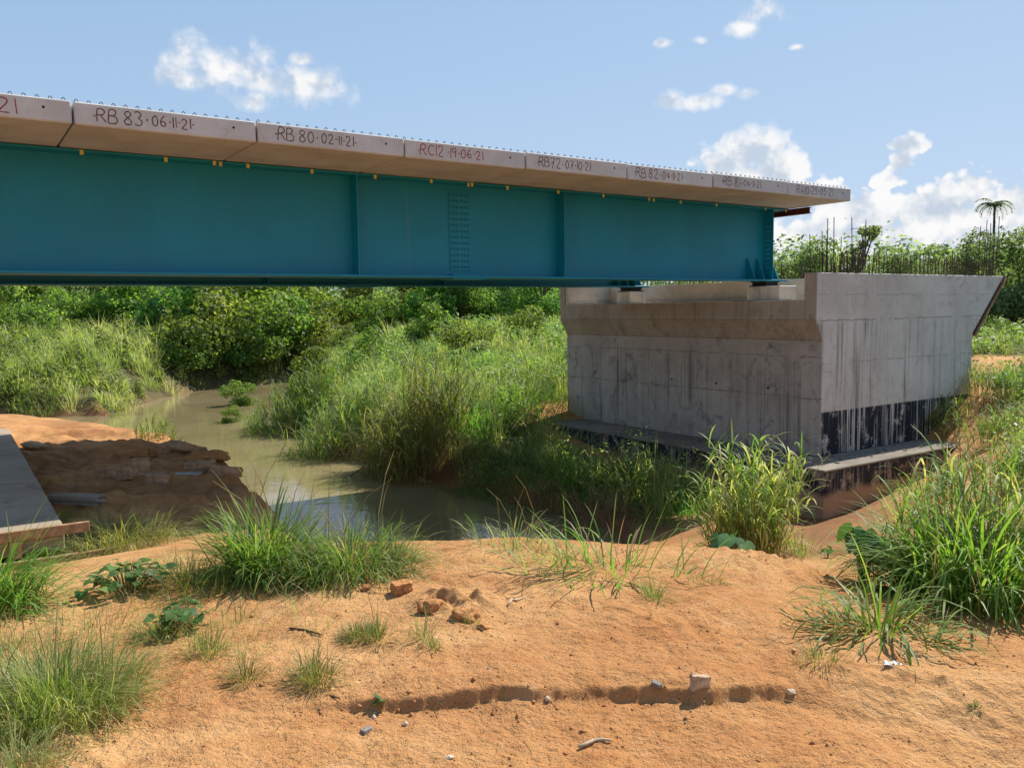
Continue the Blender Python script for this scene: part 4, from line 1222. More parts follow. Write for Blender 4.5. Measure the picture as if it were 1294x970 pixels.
def field(name, poly, ncl, per, Lr, width, label, near_w, leafy=.35, dryness=.15, nseg=3):
    """clusters that differ in height, tone and kind: plain grass, leafy weeds, half-dried seed grass"""
    c = scatter(poly, ncl, near_w)
    m = len(c)
    kind = rng.random(m)
    patch_ = fbm(c[:, 0] * .25, c[:, 1] * .25, 3)
    isdry = kind < dryness + .35 * np.clip(patch_, -.2, .4); isleaf = (kind > 1 - leafy - .3 * np.clip(-patch_, -.3, .5)) & ~isdry
    hgt = rng.uniform(.55, 1.25, m) * (1 + .35 * np.clip(fbm(c[:, 0] * .4 + 5, c[:, 1] * .4, 2) * 1.5, -1, 1))
    hgt *= .5 + .5 * sstep(0.1, 1.4, poly_sd(RIVER, c[:, 0], c[:, 1]))
    crad = rng.uniform(.22, .6, m)
    tone = rng.normal(.40, .13, m) + .25 * np.clip(fbm(c[:, 0] * .18 + 9, c[:, 1] * .18, 3) * 1.4, -1, 1)
    dcl = np.hypot(c[:, 0], c[:, 1]); wf = np.clip(dcl / 28, .75, 2.0)

    def grow(sel, per_, L0, w0, le0, cu0, dt):
        k = np.repeat(np.nonzero(sel)[0], per_); n = len(k)
        a = rng.random(n) * 6.283; r = crad[k] * rng.random(n) ** .6
        x = c[k, 0] + r * np.cos(a); y = c[k, 1] + r * np.sin(a)
        z = ground(x, y, fine=False) - .03
        L = rng.uniform(L0[0], L0[1], n) * hgt[k] * (1.08 - .35 * r / crad[k])
        az = math.pi / 2 - a + rng.normal(0, .7, n)
        return blades(np.stack([x, y, z], -1), az, L, np.abs(rng.normal(le0, .2, n)) * (.4 + r / crad[k]), np.abs(rng.normal(cu0, .5, n)), rng.uniform(*w0, n) * wf[k], np.clip(rng.normal(0, .14, n) + tone[k] + dt, 0, 1), nseg, rng.normal(0, .6, n)), k
    (V, F, t), _ = grow(~isdry, per, Lr, width, .35, 1.35, 0.0)
    o = link(name, np_mesh(name, V, F, t), M['meadow']); tag(o, label, 'grass', kind='stuff')
    (V, F, t), _ = grow(isdry, int(per * 1.3), (Lr[0] * 1.1, Lr[1] * 1.15), (width[0] * .5, width[1] * .55), .22, .7, .30)
    o = link('dry_' + name, np_mesh('dry_' + name, V, F, t), M['meadow']); tag(o, 'half-dried seed grass among the ' + name.replace('_', ' '), 'grass', kind='stuff')
    k = np.repeat(np.nonzero(isleaf)[0], per * 2); n = len(k)
    d = rng.normal(size=(n, 3)); d /= np.linalg.norm(d, axis=1, keepdims=True); d[:, 2] = np.abs(d[:, 2])
    rr = rng.uniform(.6, 1.05, n)
    hh = Lr[1] * .85 * hgt[k]
    x = c[k, 0] + d[:, 0] * rr * crad[k] * 1.15; y = c[k, 1] + d[:, 1] * rr * crad[k] * 1.15
    z = ground(x, y, fine=False) + .04 + hh * np.clip(d[:, 2] * rr, .03, 1)
    V, F, t = leafcards(np.stack([x, y, z], -1), d + rng.normal(0, .6, (n, 3)) + [0, 0, .5], rng.uniform(.07, .17, n) * wf[k], .5, np.clip(rng.normal(0, .16, n) + tone[k], 0, 1))
    nm = name.replace('grass', 'weeds')
    o = link(nm, np_mesh(nm, V, F, t), M['weed']); tag(o, 'leafy weeds growing through the ' + name.replace('_', ' '), 'weeds', kind='stuff')


M['weed'] = leaf_mat('weed_leaves', (0.095, 0.150, 0.042), (0.225, 0.31, 0.088), (0.45, 0.46, 0.20), 0.45)
field('meadow_grass', MEADOW, 1900, 44, (.55, 1.25), (.018, .036), 'tall sunlit grass covering the hill across the river', 26)
field('bank_grass', LEFTBANK, 1100, 44, (.7, 1.6), (.024, .042), 'tall pale grass on the far left river bank', 50, leafy=.42, dryness=.28)
field('roadside_grass', RIGHT, 1500, 29, (.30, .80), (.010, .022), 'rough grass around and beyond the wing wall', 16, leafy=.25)

# --- forest behind the meadow ------------------------------------------------------
FP = [tree_proto(7.5, 3.6, .9, 20, 7500, .30, 'forest', rs=(.2, .5)), tree_proto(8.0, 3.4, 1.1, 20, 7000, .26, 'forest', rs=(.2, .45)), tree_proto(6.4, 3.6, .5, 22, 7500, .33, 'forest', asp=.75, rs=(.18, .45)), tree_proto(8.2, 4.0, 1.0, 22, 8000, .30, 'forest', rs=(.2, .45))]
spots = []
x = -40
while x < 790:
    spots.append((x + rng.normal(0, 8), 64 + rng.uniform(-2, 6), 0)); x += rng.uniform(48, 66)
spots.sort()
for k, (px, ds, _) in enumerate(spots):
    place('forest_tree', FP[k % 4], on(px, ds), rng.uniform(.62, .82), rng.random() * 6, 'leafy forest tree under the girder, %s from the left in the front row' % nth(k), 'tree', 'trees along the forest edge')
x = -60; back = []
while x < 800:
    back.append((x, 72 + rng.uniform(0, 7))); x += rng.uniform(62, 84)
for k, (px, ds) in enumerate(back):
    place('forest_tree', FP[(k * 3 + 1) % 4], on(px, ds), rng.uniform(.72, .9), rng.random() * 6, 'dark tall forest tree in the back row, %s from the left' % nth(k), 'tree', 'trees in the second row of the forest')

# shrubs at the foot of the forest and along the far bank
SP = [tree_proto(2.6, 1.9, .15, 22, 4200, .17, 'bush', tr=.015, rs=(.16, .46)), tree_proto(2.2, 1.7, .1, 18, 3800, .15, 'bush', tr=.015, rs=(.15, .42)), tree_proto(3.1, 1.8, .2, 24, 4400, .19, 'bush', asp=.75, tr=.015, rs=(.14, .42))]
SH = [  # picture x, distance, scale, label
    (262, 47.0, 1.75, 'large dark green bush overhanging the far end of the river'),
    (330, 48.8, 1.75, 'rounded dark green bush right of the largest one above the river bend'),
    (300, 53.5, 2.1, 'tall dark bush behind the two bushes at the river bend'),
    (396, 51.5, 1.45, 'low round dark bush between the river bend and the meadow hill'),
    (368, 57, 1.9, 'dark bush wedged behind the low round one at the river bend'),
    (226, 52, 1.8, 'leafy green bush at the left end of the bushes by the river bend'),
    (236, 45.2, 1.0, 'small light green bush at the water line left of the river bend'),
    (292, 47.3, 1.15, 'low dark bush at the water edge between the two big river bushes'),
    (362, 50.3, 1.2, 'low dark bush at the water edge right of the river bushes'),
    (16, 52, 1.7, 'pale green shrub at the left edge below the girder'),
    (90, 60, 1.5, 'bright yellowish shrub under the girder near the left edge'),
    (150, 61, 1.6, 'bright leafy shrub under the girder left of the river bushes'),
    (205, 60, 1.4, 'yellow green shrub in front of the forest, left of the river bend'),
    (475, 61, 1.35, 'sunlit bright green shrub at the top of the meadow, left one'),
    (545, 62, 1.5, 'sunlit bright green shrub at the top of the meadow, middle one'),
    (648, 61, 1.1, 'round bright bush on the skyline of the meadow near the abutment'),
    (590, 33, .75, 'yellowish shrub halfway up the meadow hill'),
    (392, 30, .62, 'olive shrub bulging over the water on the left flank of the hill'),
    (470, 36, .7, 'dark leafy shrub on the upper left slope of the hill'),
    (660, 38, .8, 'leafy shrub on the hill close to the abutment'),
    (540, 41, .75, 'dark leafy shrub in the middle of the hilltop'),
    (440, 42, .6, 'small green shrub on the left shoulder of the meadow hill'),
]
for k, (px, ds, s, lab) in enumerate(SH):
    p = on(px, ds)
    if poly_sd(RIVER, np.array([p[0]]), np.array([p[1]]))[0] < .3: p[2] = max(p[2], ZW - .1)
    t = place('shrub', SP[k % 3], p, s, rng.random() * 6, lab, 'bush', 'shrubs around the river bend and meadow', ('foliage', 'stem'))
for px, py, s, lab in ((301, 512, .50, 'small round shrub standing in the river'), (291, 533, .30, 'smallest shrub standing in the river, nearer the camera')):
    p = at(px, py, ZW)
    place('river_shrub', SP[1], (p[0], p[1], ZW - .08), s, rng.random() * 6, lab, 'bush', 'shrubs standing in the water', ('foliage', 'stem'))

# --- trees beyond the wing wall ---------------------------------------------------
RP = [tree_proto(6.5, 2.7, 1.0, 24, 9500, .20, 'hazed_leaf', rs=(.16, .42)), tree_proto(7.5, 3.4, 2.6, 20, 8000, .22, 'hazed_leaf', flat=.5, rs=(.18, .40)), tree_proto(5.0, 2.7, .5, 24, 9500, .21, 'hazed_leaf', rs=(.16, .42)),
      tree_proto(5.5, 2.0, 1.8, 16, 1500, .20, 'hazed_leaf', rs=(.10, .24))]
RT_ = [  # picture x, distance, prototype, scale, label
    (1012, 52, 0, .86, 'feathery green tree just right of the girder end'),
    (1040, 62, 2, .72, 'low bushy tree behind the girder end'),
    (1074, 46, 3, 1.10, 'sparse thin tree with see-through crown above the wing wall'),
    (1122, 56, 0, .80, 'rounded green tree behind the middle of the starter bars'),
    (1166, 88, 1, 1.0, 'flat-topped dark tree standing farther back above the wing wall'),
    (1160, 58, 2, .72, 'low dense bush-like tree below the flat-topped one'),
    (1095, 66, 2, .75, 'low dark tree between the sparse one and the rounded one'),
    (1216, 54, 0, .92, 'largest green tree above the right end of the wing wall'),
    (1196, 66, 2, .78, 'low tree left of the largest one at the wing wall end'),
    (1250, 62, 2, .82, 'dark bushy tree at the foot of the palm'),
    (1293, 40, 2, .95, 'bright bushy tree at the right edge of the picture'),
    (1289, 72, 1, .95, 'dim tree crown showing above the bushy tree at the right edge'),
    (1058, 70, 0, .78, 'rounded hazy tree left of the sparse one'),
    (1148, 74, 0, .82, 'hazy tree right of the rounded green one'),
    (1186, 76, 2, .95, 'hazy round tree between the flat-topped and the largest tree'),
    (1270, 70, 0, .85, 'hazy tree right of the palm'),
    (985, 64, 2, .9, 'low tree peeping out under the last deck slab'),
]
for k, (px, ds, pr, s, lab) in enumerate(RT_):
    place('tree', RP[pr], on(px, ds), s, rng.random() * 6, lab, 'tree', 'trees on the skyline beyond the abutment')
# palm
pl = on(1252, 96)
t = empty('palm_tree', pl, 0.4, 'tall slender palm rising above the trees at right', 'palm tree')
PH = 12.4
part('trunk', lambda bm: tube(bm, [(0, 0, -.2), (.05, 0, 3), (.12, .05, 7), (.10, .05, PH)], [.24, .17, .14, .12], 7), M['bark'], t)
for k in range(17):
    a = 6.28 * k / 17 + rng.normal(0, .15); el0 = rng.uniform(.05, 1.2); Lf = rng.uniform(1.9, 2.5)
    pts = []; p = np.array([.10, .05, PH]); e = el0
    for q in range(9):
        pts.append(p.copy()); p = p + Lf / 8 * np.array([math.cos(a) * math.cos(e), math.sin(a) * math.cos(e), math.sin(e)]); e -= .26
    B_ = []; A_z = []; LL = []; LE = []
    for q in range(1, 9):
        for s in (-1, 1):
            for f in (0, .5):
                B_.append(pts[q] * (1 - f) + pts[q - 1] * f); A_z.append(math.pi / 2 - a + s * 1.05); LL.append(.72 * (1 - .06 * q)); LE.append(1.35)
    m = len(B_)
    V, F, tt = blades(np.array(B_), np.array(A_z), np.array(LL), np.array(LE), np.full(m, .9), np.full(m, .30), np.full(m, .10), 2)
    link('frond', np_mesh('frond', V, F, tt), M['hazed_leaf'], t)
# far forest: one mass all round the horizon
cs = []
for k in range(260):
    a = rng.random() * 6.28; r = rng.uniform(110, 190)
    if k > 130:
        a = rng.uniform(-.75, .75); r = rng.uniform(100, 165)
    x, y = r * math.sin(a), r * math.cos(a)
    s = rng.uniform(2.4, 3.9) if k <= 130 else rng.uniform(3.6, 5.6)
    cs.append(((x, y, -1.4 + s * .75), (s * 1.5, s * 1.5, s)))
V, F, t = crown_mesh(cs, 130000, .60, .7)
o = link('distant_forest', np_mesh('distant_forest', V, F, t), M['hazed_leaf']); tag(o, 'low line of distant forest along the horizon', 'forest', kind='stuff')

# --- clumps on the river banks ------------------------------------------------------
reed_clump(525, 600, 'tall reed clump on the point of the far bank, sunlit', 260, 1.25, 2.35, nl=9, leaf_l=(.5, .95), leaf_w=(.022, .040), tint=(.62, .2), dry=800)
reed_clump(430, 570, 'reed clump at the water edge left of the tall one', 150, 1.3, 1.7, nl=9, leaf_l=(.4, .8), leaf_w=(.022, .040), tint=(.45, .25), dry=500)
reed_clump(375, 535, 'leftmost reed clump hanging over the far bank', 160, 1.6, 1.8, nl=9, leaf_l=(.45, .85), leaf_w=(.024, .044), tint=(.40, .22), dry=500)
for px, py, r, h, lab, ti in ((655, 520, 1.5, 1.15, 'lush bright grass clump left of the abutment', .40), (600, 545, 1.0, 1.0, 'lush green clump between reeds and abutment', .36), (690, 470, 1.6, 1.1, 'wide lush grass clump beside the abutment left edge', .42), (620, 470, 1.5, 1.1, 'broad leafy grass clump above the lush ones on the hill', .4), (560, 450, 1.5, 1.0, 'soft pale grass clump in the middle of the hill', .6)):
    loc = hit(px, py)
    t = empty('grass_clump', loc, 0, lab, 'grass', 'lush clumps on the hill across the river')
    V, F, tt = tuft_mesh('b', 520, r, (h * .6, h * 1.15), .35, 1.3, (.024, .046), (ti, .16), loc)
    link('green_blades', np_mesh('green_blades', V, F, tt), M['lush'], t)
# shaded growth below the footing
for px, py, n, r, L, mat, lab, nm in (
        (640, 605, 420, 1.0, (.7, 1.15), 'lush', 'dark shaded grass clump at the foot of the bank left of the footing', 'grass_clump'),
        (715, 612, 480, 1.1, (.7, 1.2), 'lush', 'shaded grass clump in front of the left half of the footing', 'grass_clump'),
        (800, 630, 420, 1.0, (.7, 1.15), 'lush', 'shaded grass clump in front of the middle of the footing', 'grass_clump'),
        (870, 650, 320, .8, (.6, 1.05), 'lush', 'shaded grass clump in front of the right part of the footing', 'grass_clump'),
        (590, 640, 260, .7, (.4, .8), 'lush', 'low shaded clump at the water edge beside the reeds', 'grass_clump'),
        (750, 672, 420, .75, (.7, 1.25), 'dry', 'brown dried grass clump hanging in the shade above the dark water', 'dry_grass_clump'),
        (690, 655, 220, .6, (.5, .9), 'dry', 'smaller dried clump left of the brown hanging one', 'dry_grass_clump')):
    loc = hit(px, py)
    t = empty(nm, loc, 0, lab, 'grass', 'shaded growth below the footing')
    V, F, tt = tuft_mesh('b', n, r, L, .45, 1.7, (.014, .028) if mat == 'lush' else (.008, .016), (.35, .2), loc)
    link('blades', np_mesh('blades', V, F, tt), M[mat], t)
reed_clump(830, 668, 'slim leafy cane catching light between the dry clump and the reeds', 16, .28, 1.25, nl=9, leaf_l=(.2, .38), leaf_w=(.012, .02), tint=(.5, .15))
reed_clump(962, 716, 'tall pale green reed clump in front of the abutment corner', 170, .42, 1.95, loc=on(948, 9.5), nl=8, leaf_l=(.28, .55), leaf_w=(.018, .034), tint=(.70, .22), dry=600, spread=.17)
grass_clump(1012, 702, 'short bright tuft at the right foot of the pale reed clump', dict(n=130, rad=.22, Lr=(.3, .6), lean=.35, curv=.9, width=(.008, .014), tint=(.5, .12), name='b'), None, 'lush')
leafy_plant(940, 716, 'taro plant with big leaves below the pale reeds', 10, .20, .16, .42, loc=on(936, 6.55), mat='taro', name='taro_plant', tint=(.4, .3))
leafy_plant(1092, 735, 'taro plant with dark upright leaves left of the tall right clump', 7, .16, .17, .55, 'taro', 'taro_plant', tint=(.2, .2))
leafy_plant(1045, 705, 'small taro seedling on the gully floor', 4, .10, .11, .20, 'taro', 'taro_plant', tint=(.25, .2))
reed_clump(205, 556, 'bright leafy tuft on the edge of the orange left bank', 40, .5, .42, nl=6, leaf_l=(.2, .4), leaf_w=(.014, .024), tint=(.45, .18))
reed_clump(150, 540, 'grass tuft on the left bank behind the dug earth', 40, .5, .40, nl=6, leaf_l=(.25, .5), leaf_w=(.016, .026), tint=(.45, .18))
reed_clump(60, 515, 'wide tuft on the left bank above the concrete slab', 80, 1.0, .75, nl=6, leaf_l=(.3, .55), leaf_w=(.016, .028), tint=(.42, .18))
grass_clump(85, 655, 'low dark tuft between the slab and the dug earth', dict(name='b', n=120, rad=.3, Lr=(.12, .3), lean=.5, curv=1.3, width=(.006, .011), tint=(.3, .18)), None, 'lush')

# --- foreground clumps ---------------------------------------------------------------
D = dict
grass_clump(338, 728, 'bright green broad-bladed grass clump left of centre', D(name='b', n=620, rad=.23, Lr=(.38, .74), lean=.46, curv=1.45, width=(.010, .020), tint=(.48, .17)), D(name='b', n=40, rad=.24, Lr=(.3, .55), lean=.7, curv=1.3, width=(.005, .009), tint=(.6, .2)), 'lush', stalks=(10, .8, .15))
grass_clump(440, 722, 'darker tangled grass clump joined to the right of the bright one', D(name='b', n=1000, rad=.34, Lr=(.25, .54), lean=.5, curv=1.9, width=(.006, .013), tint=(.42, .22), sx=1.25), D(name='b', n=260, rad=.36, Lr=(.2, .5), lean=.6, curv=1.6, width=(.003, .006), tint=(.75, .2), sx=1.2), 'grass', stalks=(14, .6, .25))
grass_clump(245, 742, 'fine low grass at the left foot of the bright clump', D(name='b', n=480, rad=.26, Lr=(.14, .30), lean=.5, curv=1.0, width=(.003, .006), tint=(.42, .2), sx=1.2), D(name='b', n=50, rad=.24, Lr=(.12, .25), lean=.6, curv=1.2, width=(.002, .004), tint=(.6, .2)), 'wiry')
grass_clump(150, 690, 'greyish wiry grass clump beside the timber and slab end', D(name='b', n=1300, rad=.62, Lr=(.30, .62), lean=.55, curv=1.7, width=(.006, .011), tint=(.62, .25), sx=1.2), D(name='b', n=150, rad=.5, Lr=(.2, .4), lean=.6, curv=1.6, width=(.004, .008), tint=(.8, .2)), 'wiry')
grass_clump(-8, 772, 'lush arching grass clump cut by the left edge', D(name='b', n=420, rad=.24, Lr=(.40, .74), lean=.55, curv=1.3, width=(.008, .015), tint=(.48, .15), bias=1.2), None, 'lush')
grass_clump(15, 830, 'low ragged grass below the lush clump at the left edge', D(name='b', n=160, rad=.2, Lr=(.10, .24), lean=.6, curv=1.2, width=(.003, .006), tint=(.5, .2)), None, 'wiry')
grass_clump(68, 905, 'large wiry green clump in the bottom left corner', D(name='b', n=1900, rad=.29, Lr=(.22, .42), lean=.34, curv=1.15, width=(.0032, .0060), tint=(.48, .22), sx=1.15), D(name='b', n=380, rad=.29, Lr=(.18, .36), lean=.45, curv=1.4, width=(.002, .004), tint=(.85, .15)), 'wiry', stalks=(8, .42, .2))
grass_clump(20, 985, 'drying grass tuft at the very bottom left corner', D(name='b', n=300, rad=.16, Lr=(.12, .26), lean=.45, curv=1.3, width=(.0025, .005), tint=(.55, .22)), D(name='b', n=120, rad=.16, Lr=(.1, .24), lean=.55, curv=1.6, width=(.002, .004), tint=(.8, .2)), 'wiry')
SM = [(262, 826, 90, .09, .20, 'small spiky tuft right of the sprawling leafy weed'), (312, 864, 90, .07, .15, 'small flat tuft on bare sand, lower left of centre'), (398, 860, 150, .09, .20, 'spiky star-shaped tuft on bare sand at lower centre left'),
      (456, 806, 240, .10, .11, 'dense low mat of grass below the clods'), (478, 812, 40, .05, .26, 'thin upright tuft rising from the low mat'), (536, 808, 30, .05, .22, 'sparse leggy tuft right of the low mat'), (546, 822, 26, .03, .11, 'tiny tuft beside the leggy one'),
      (828, 757, 70, .06, .19, 'lone small tuft on the slope below the crest'), (300, 790, 26, .10, .20, 'few thin stems on the sand behind the spiky tuft'), (120, 800, 120, .30, .16, 'thin scattered grass between the left clumps'), (185, 770, 110, .3, .14, 'short fringe of grass below the leafy creeper'),
      (1232, 902, 30, .02, .05, 'tiny green sprout near the bottom right corner'), (1035, 838, 60, .10, .14, 'low flattened tuft left of the drooping clump'), (595, 790, 18, .05, .14, 'wisp of grass on the clod heap'), (215, 805, 60, .12, .16, 'grass fringe around the sprawling weed'), (655, 700, 40, .18, .12, 'faint sparse grass on the crest of the mound'), (890, 735, 26, .12, .10, 'faint wisps of grass below the taro')]
for px, py, n, r, L, lab in SM:
    grass_clump(px, py, lab, D(name='b', n=int(n * 1.9), rad=r, Lr=(L * .5, L * 1.1), lean=.55, curv=.8, width=(.0026, .0052), tint=(.44, .2), nseg=5), D(name='b', n=max(6, n // 6), rad=r, Lr=(L * .4, L), lean=.8, curv=1.0, width=(.002, .003), tint=(.7, .2), nseg=5), 'wiry', 'small tufts on the bare mound', name='grass_tuft')
grass_clump(768, 722, 'sprawling long-bladed grass along the crest above the dark water', D(name='b', n=130, rad=.36, Lr=(.25, .62), lean=.95, curv=1.0, width=(.009, .017), tint=(.55, .18), sx=1.6), D(name='b', n=40, rad=.36, Lr=(.25, .5), lean=.8, curv=1.0, width=(.005, .008), tint=(.7, .2), sx=1.6), 'lush')
grass_clump(700, 712, 'low fringe of blades at the left end of the crest grass', D(name='b', n=80, rad=.2, Lr=(.15, .34), lean=.8, curv=1.0, width=(.005, .009), tint=(.6, .2), sx=1.5), None, 'grass')
for px, py, lab in ((545, 662, 'pale feathery grass on the crest right of the tangled clump'), (600, 678, 'pale feathery grass in the middle of the crest'), (648, 690, 'pale feathery grass at the crest above the dark pool')):
    grass_clump(px, py, lab, D(name='b', n=110, rad=.24, Lr=(.18, .42), lean=.6, curv=1.4, width=(.005, .009), tint=(.62, .2), sx=1.4), D(name='b', n=60, rad=.24, Lr=(.15, .35), lean=.6, curv=1.6, width=(.003, .006), tint=(.8, .2), sx=1.4), 'wiry', 'feathery grass along the crest', stalks=(5, .5, .2))
leafy_plant(570, 672, 'young upright leafy sprout on the crest of the mound', 5, .05, .08, .22, 'broad', tint=(.5, .2))
grass_clump(1112, 800, 'drooping broad-bladed clump on the scarp at right', D(name='b', n=170, rad=.17, Lr=(.30, .64), lean=.85, curv=1.7, width=(.011, .022), tint=(.48, .2), sx=1.7), D(name='b', n=30, rad=.16, Lr=(.3, .5), lean=.9, curv=1.2, width=(.005, .008), tint=(.7, .2)), 'lush')
grass_clump(1240, 762, 'tall lush grass clump filling the right edge', D(name='b', n=760, rad=.42, Lr=(.55, 1.08), lean=.32, curv=1.6, width=(.013, .027), tint=(.55, .2), sx=1.1), D(name='b', n=60, rad=.4, Lr=(.5, .9), lean=.4, curv=1.2, width=(.006, .010), tint=(.75, .2)), 'lush', stalks=(14, 1.1, .35))
reed_clump(1205, 748, 'leafy canes standing up through the tall right clump', 60, .38, .95, nl=8, leaf_l=(.3, .6), leaf_w=(.012, .024), tint=(.58, .2))
grass_clump(1172, 752, 'left shoulder of lush grass leaning out from the tall right clump', D(name='b', n=260, rad=.24, Lr=(.45, .85), lean=.45, curv=1.5, width=(.012, .023), tint=(.5, .15), bias=-1.4), None, 'lush')
for px, py, lab in ((1195, 545, 'leafy clump on the slope beside the footing end'), (1255, 560, 'leafy clump on the slope at the right edge'), (1235, 505, 'leafy clump against the end of the wing wall'), (1285, 500, 'leafy clump at the right edge below the sandy path'), (1180, 640, 'leafy clump on the gully side behind the tall right grass'), (1270, 620, 'leafy clump behind the tall right grass at the edge')):
    reed_clump(px, py, lab, 46, .55, .75, nl=7, leaf_l=(.3, .55), leaf_w=(.014, .026), tint=(.45, .18), group='leafy clumps on the right slope')
leafy_plant(160, 745, 'round-leaved creeping plant between the left clumps', 95, .26, .062, .20, 'broad', 'creeping_plant', tint=(.5, .25))
leafy_plant(232, 795, 'sprawling round-leaved weed half buried in grass', 48, .16, .055, .17, 'broad', 'creeping_plant', tint=(.35, .2))
grass_clump(212, 800, 'green grass tuft wrapped around the sprawling weed', D(name='b', n=200, rad=.15, Lr=(.10, .26), lean=.5, curv=1.1, width=(.003, .006), tint=(.4, .2)), None, 'wiry')
leafy_plant(478, 903, 'tiny two-leaved seedling on bare sand at bottom centre', 4, .012, .036, .055, 'broad', 'seedling', tint=(.35, .15))

# thin grass and dead straws scattered over the left side of the mound
wp = [(-2.6, 3.2), (-1.9, 2.6), (-1.25, 3.2), (-.9, 4.2), (-.6, 5.6), (-1.3, 6.3), (-2.6, 6.0), (-2.9, 4.6)]
c = np.stack([rng.uniform(-2.9, -.5, 900), rng.uniform(2.6, 6.3, 900)], -1)
c = c[(poly_sd(wp, c[:, 0], c[:, 1]) < 0) & (fbm(c[:, 0] * 1.4, c[:, 1] * 1.4, 2) + rng.normal(0, .15, 900) > .02)]
k = np.repeat(np.arange(len(c)), 7); n = len(k)
off = rng.normal(0, .035, (n, 2)); x = c[k, 0] + off[:, 0]; y = c[k, 1] + off[:, 1]
V, F, ti = blades(np.stack([x, y, ground(x, y) - .004], -1), rng.random(n) * 6.28, rng.uniform(.05, .19, n), np.abs(rng.normal(.6, .35, n)), np.abs(rng.normal(.8, .5, n)), rng.uniform(.002, .004, n), np.clip(rng.normal(.55, .28, n), 0, 1), 4, rng.normal(0, .5, n))
o = link('sparse_grass', np_mesh('sparse_grass', V, F, ti), M['wiry']); tag(o, 'thin sparse grass scattered over the left side of the mound', 'grass', kind='stuff')
n = 420
x = rng.uniform(-2.3, 2.6, n); y = rng.uniform(2.5, 6.0, n)
V, F, ti = blades(np.stack([x, y, ground(x, y) + .004], -1), rng.random(n) * 6.28, rng.uniform(.03, .14, n), np.full(n, 1.53), np.abs(rng.normal(.05, .05, n)), rng.uniform(.002, .0045, n), np.clip(rng.normal(.5, .3, n), 0, 1), 3, rng.normal(0, .5, n))
V[:, 2] = np.maximum(V[:, 2], ground(V[:, 0], V[:, 1]) + .002)
o = link('dead_straws', np_mesh('dead_straws', V, F, ti), M['dry']); tag(o, 'dead straws and stems lying on the bare earth', 'straw', kind='stuff')

# --- stones, clods and scraps ---------------------------------------------------------
def rock(name, px, py, size, mat, label, cat, seed, shape='lump', rz=0.0, group=None, sink=.25, loc=None):
    loc = hit(px, py) if loc is None else loc
    r_ = random.Random(seed); bm = bmesh.new()
    if shape == 'lump':
        bmesh.ops.create_icosphere(bm, subdivisions=4, radius=1.0)
        ph = [r_.uniform(0, 6) for _ in range(6)]
        for v in bm.verts:
            c = v.co
            k = 1 + .16 * math.sin(c.x * 3 + ph[0]) * math.sin(c.y * 3 + ph[1]) + .10 * math.sin(c.z * 5 + ph[2] + c.x * 4) + .09 * math.sin(c.y * 7 + ph[3]) * math.sin(c.x * 8 + ph[4]) + .05 * math.sin(c.x * 17 + ph[5]) * math.sin(c.y * 15) * math.sin(c.z * 16 + ph[1]) + .03 * r_.uniform(-1, 1)
            v.co = Vector((c.x * k * size[0], c.y * k * size[1], c.z * k * size[2]))
    else:
        bmesh.ops.create_cube(bm, size=2.0)
        bmesh.ops.bevel(bm, geom=list(bm.edges), offset=.16, segments=2, affect='EDGES', profile=.6)
        bmesh.ops.subdivide_edges(bm, edges=[e for e in bm.edges if e.calc_length() > .8], cuts=3, use_grid_fill=True)
        ph = [r_.uniform(0, 6) for _ in range(4)]
        for v in bm.verts:
            c = v.co
            k = 1 + .07 * math.sin(c.x * 4 + ph[0]) * math.sin(c.y * 4 + ph[1]) + .05 * math.sin(c.z * 5 + ph[2] + c.y * 3)
            v.co = Vector((c.x * k * size[0], c.y * k * size[1], c.z * k * size[2]))
    o = link(name, bm_mesh(name, bm), M[mat], None, shape == 'lump')
    o.location = (loc[0], loc[1], loc[2] + size[2] * (1 - sink * 2)); o.rotation_euler = (r_.uniform(-.15, .15), r_.uniform(-.15, .15), rz)
    return tag(o, label, cat, group)


rock('brick_fragment', 508, 750, (.055, .045, .038), 'laterite', 'squarish red earth lump on the mound at centre left', 'stone', 1, 'block', .5)
rock('earth_clod', 589, 783, (.085, .06, .050), 'laterite', 'largest earth clod below the squarish lump', 'clod', 2, sink=.42)
rock('earth_clod', 543, 772, (.070, .05, .042), 'laterite', 'earth clod just right of the squarish lump', 'clod', 3, sink=.42)
rock('earth_clod', 460, 747, (.03, .025, .02), 'laterite', 'small earth clod below the tangled grass clump', 'clod', 4)
rock('earth_clod', 612, 795, (.03, .03, .018), 'laterite', 'small crumb of earth beside the largest clod', 'clod', 14)
rock('pale_stone', 884, 868, (.038, .016, .034), 'mud_stone', 'pale flat stone propped against the erosion step', 'stone', 5, 'block', .15)
rock('pale_stone', 512, 918, (.012, .010, .008), 'stone', 'pale pebble right of the seedling', 'stone', 6)
rock('grey_chip', 463, 927, (.020, .013, .008), 'grey_stone', 'grey wood-like chip below the seedling', 'stone', 7, 'block', .9)
rock('grey_chip', 830, 872, (.022, .011, .008), 'grey_stone', 'grey chip on the erosion step left of the pale stone', 'stone', 8, 'block', 2.4)
rock('pale_stone', 1000, 885, (.02, .014, .010), 'stone', 'pale pebble right of the pale flat stone', 'stone', 9)
rock('pale_stone', 568, 962, (.016, .011, .007), 'stone', 'pale flat pebble near the bottom edge', 'stone', 10)
rock('pale_stone', 692, 889, (.012, .010, .009), 'stone', 'white pebble under the left part of the erosion step', 'stone', 11)
BL = 'rubble on the dug left bank'
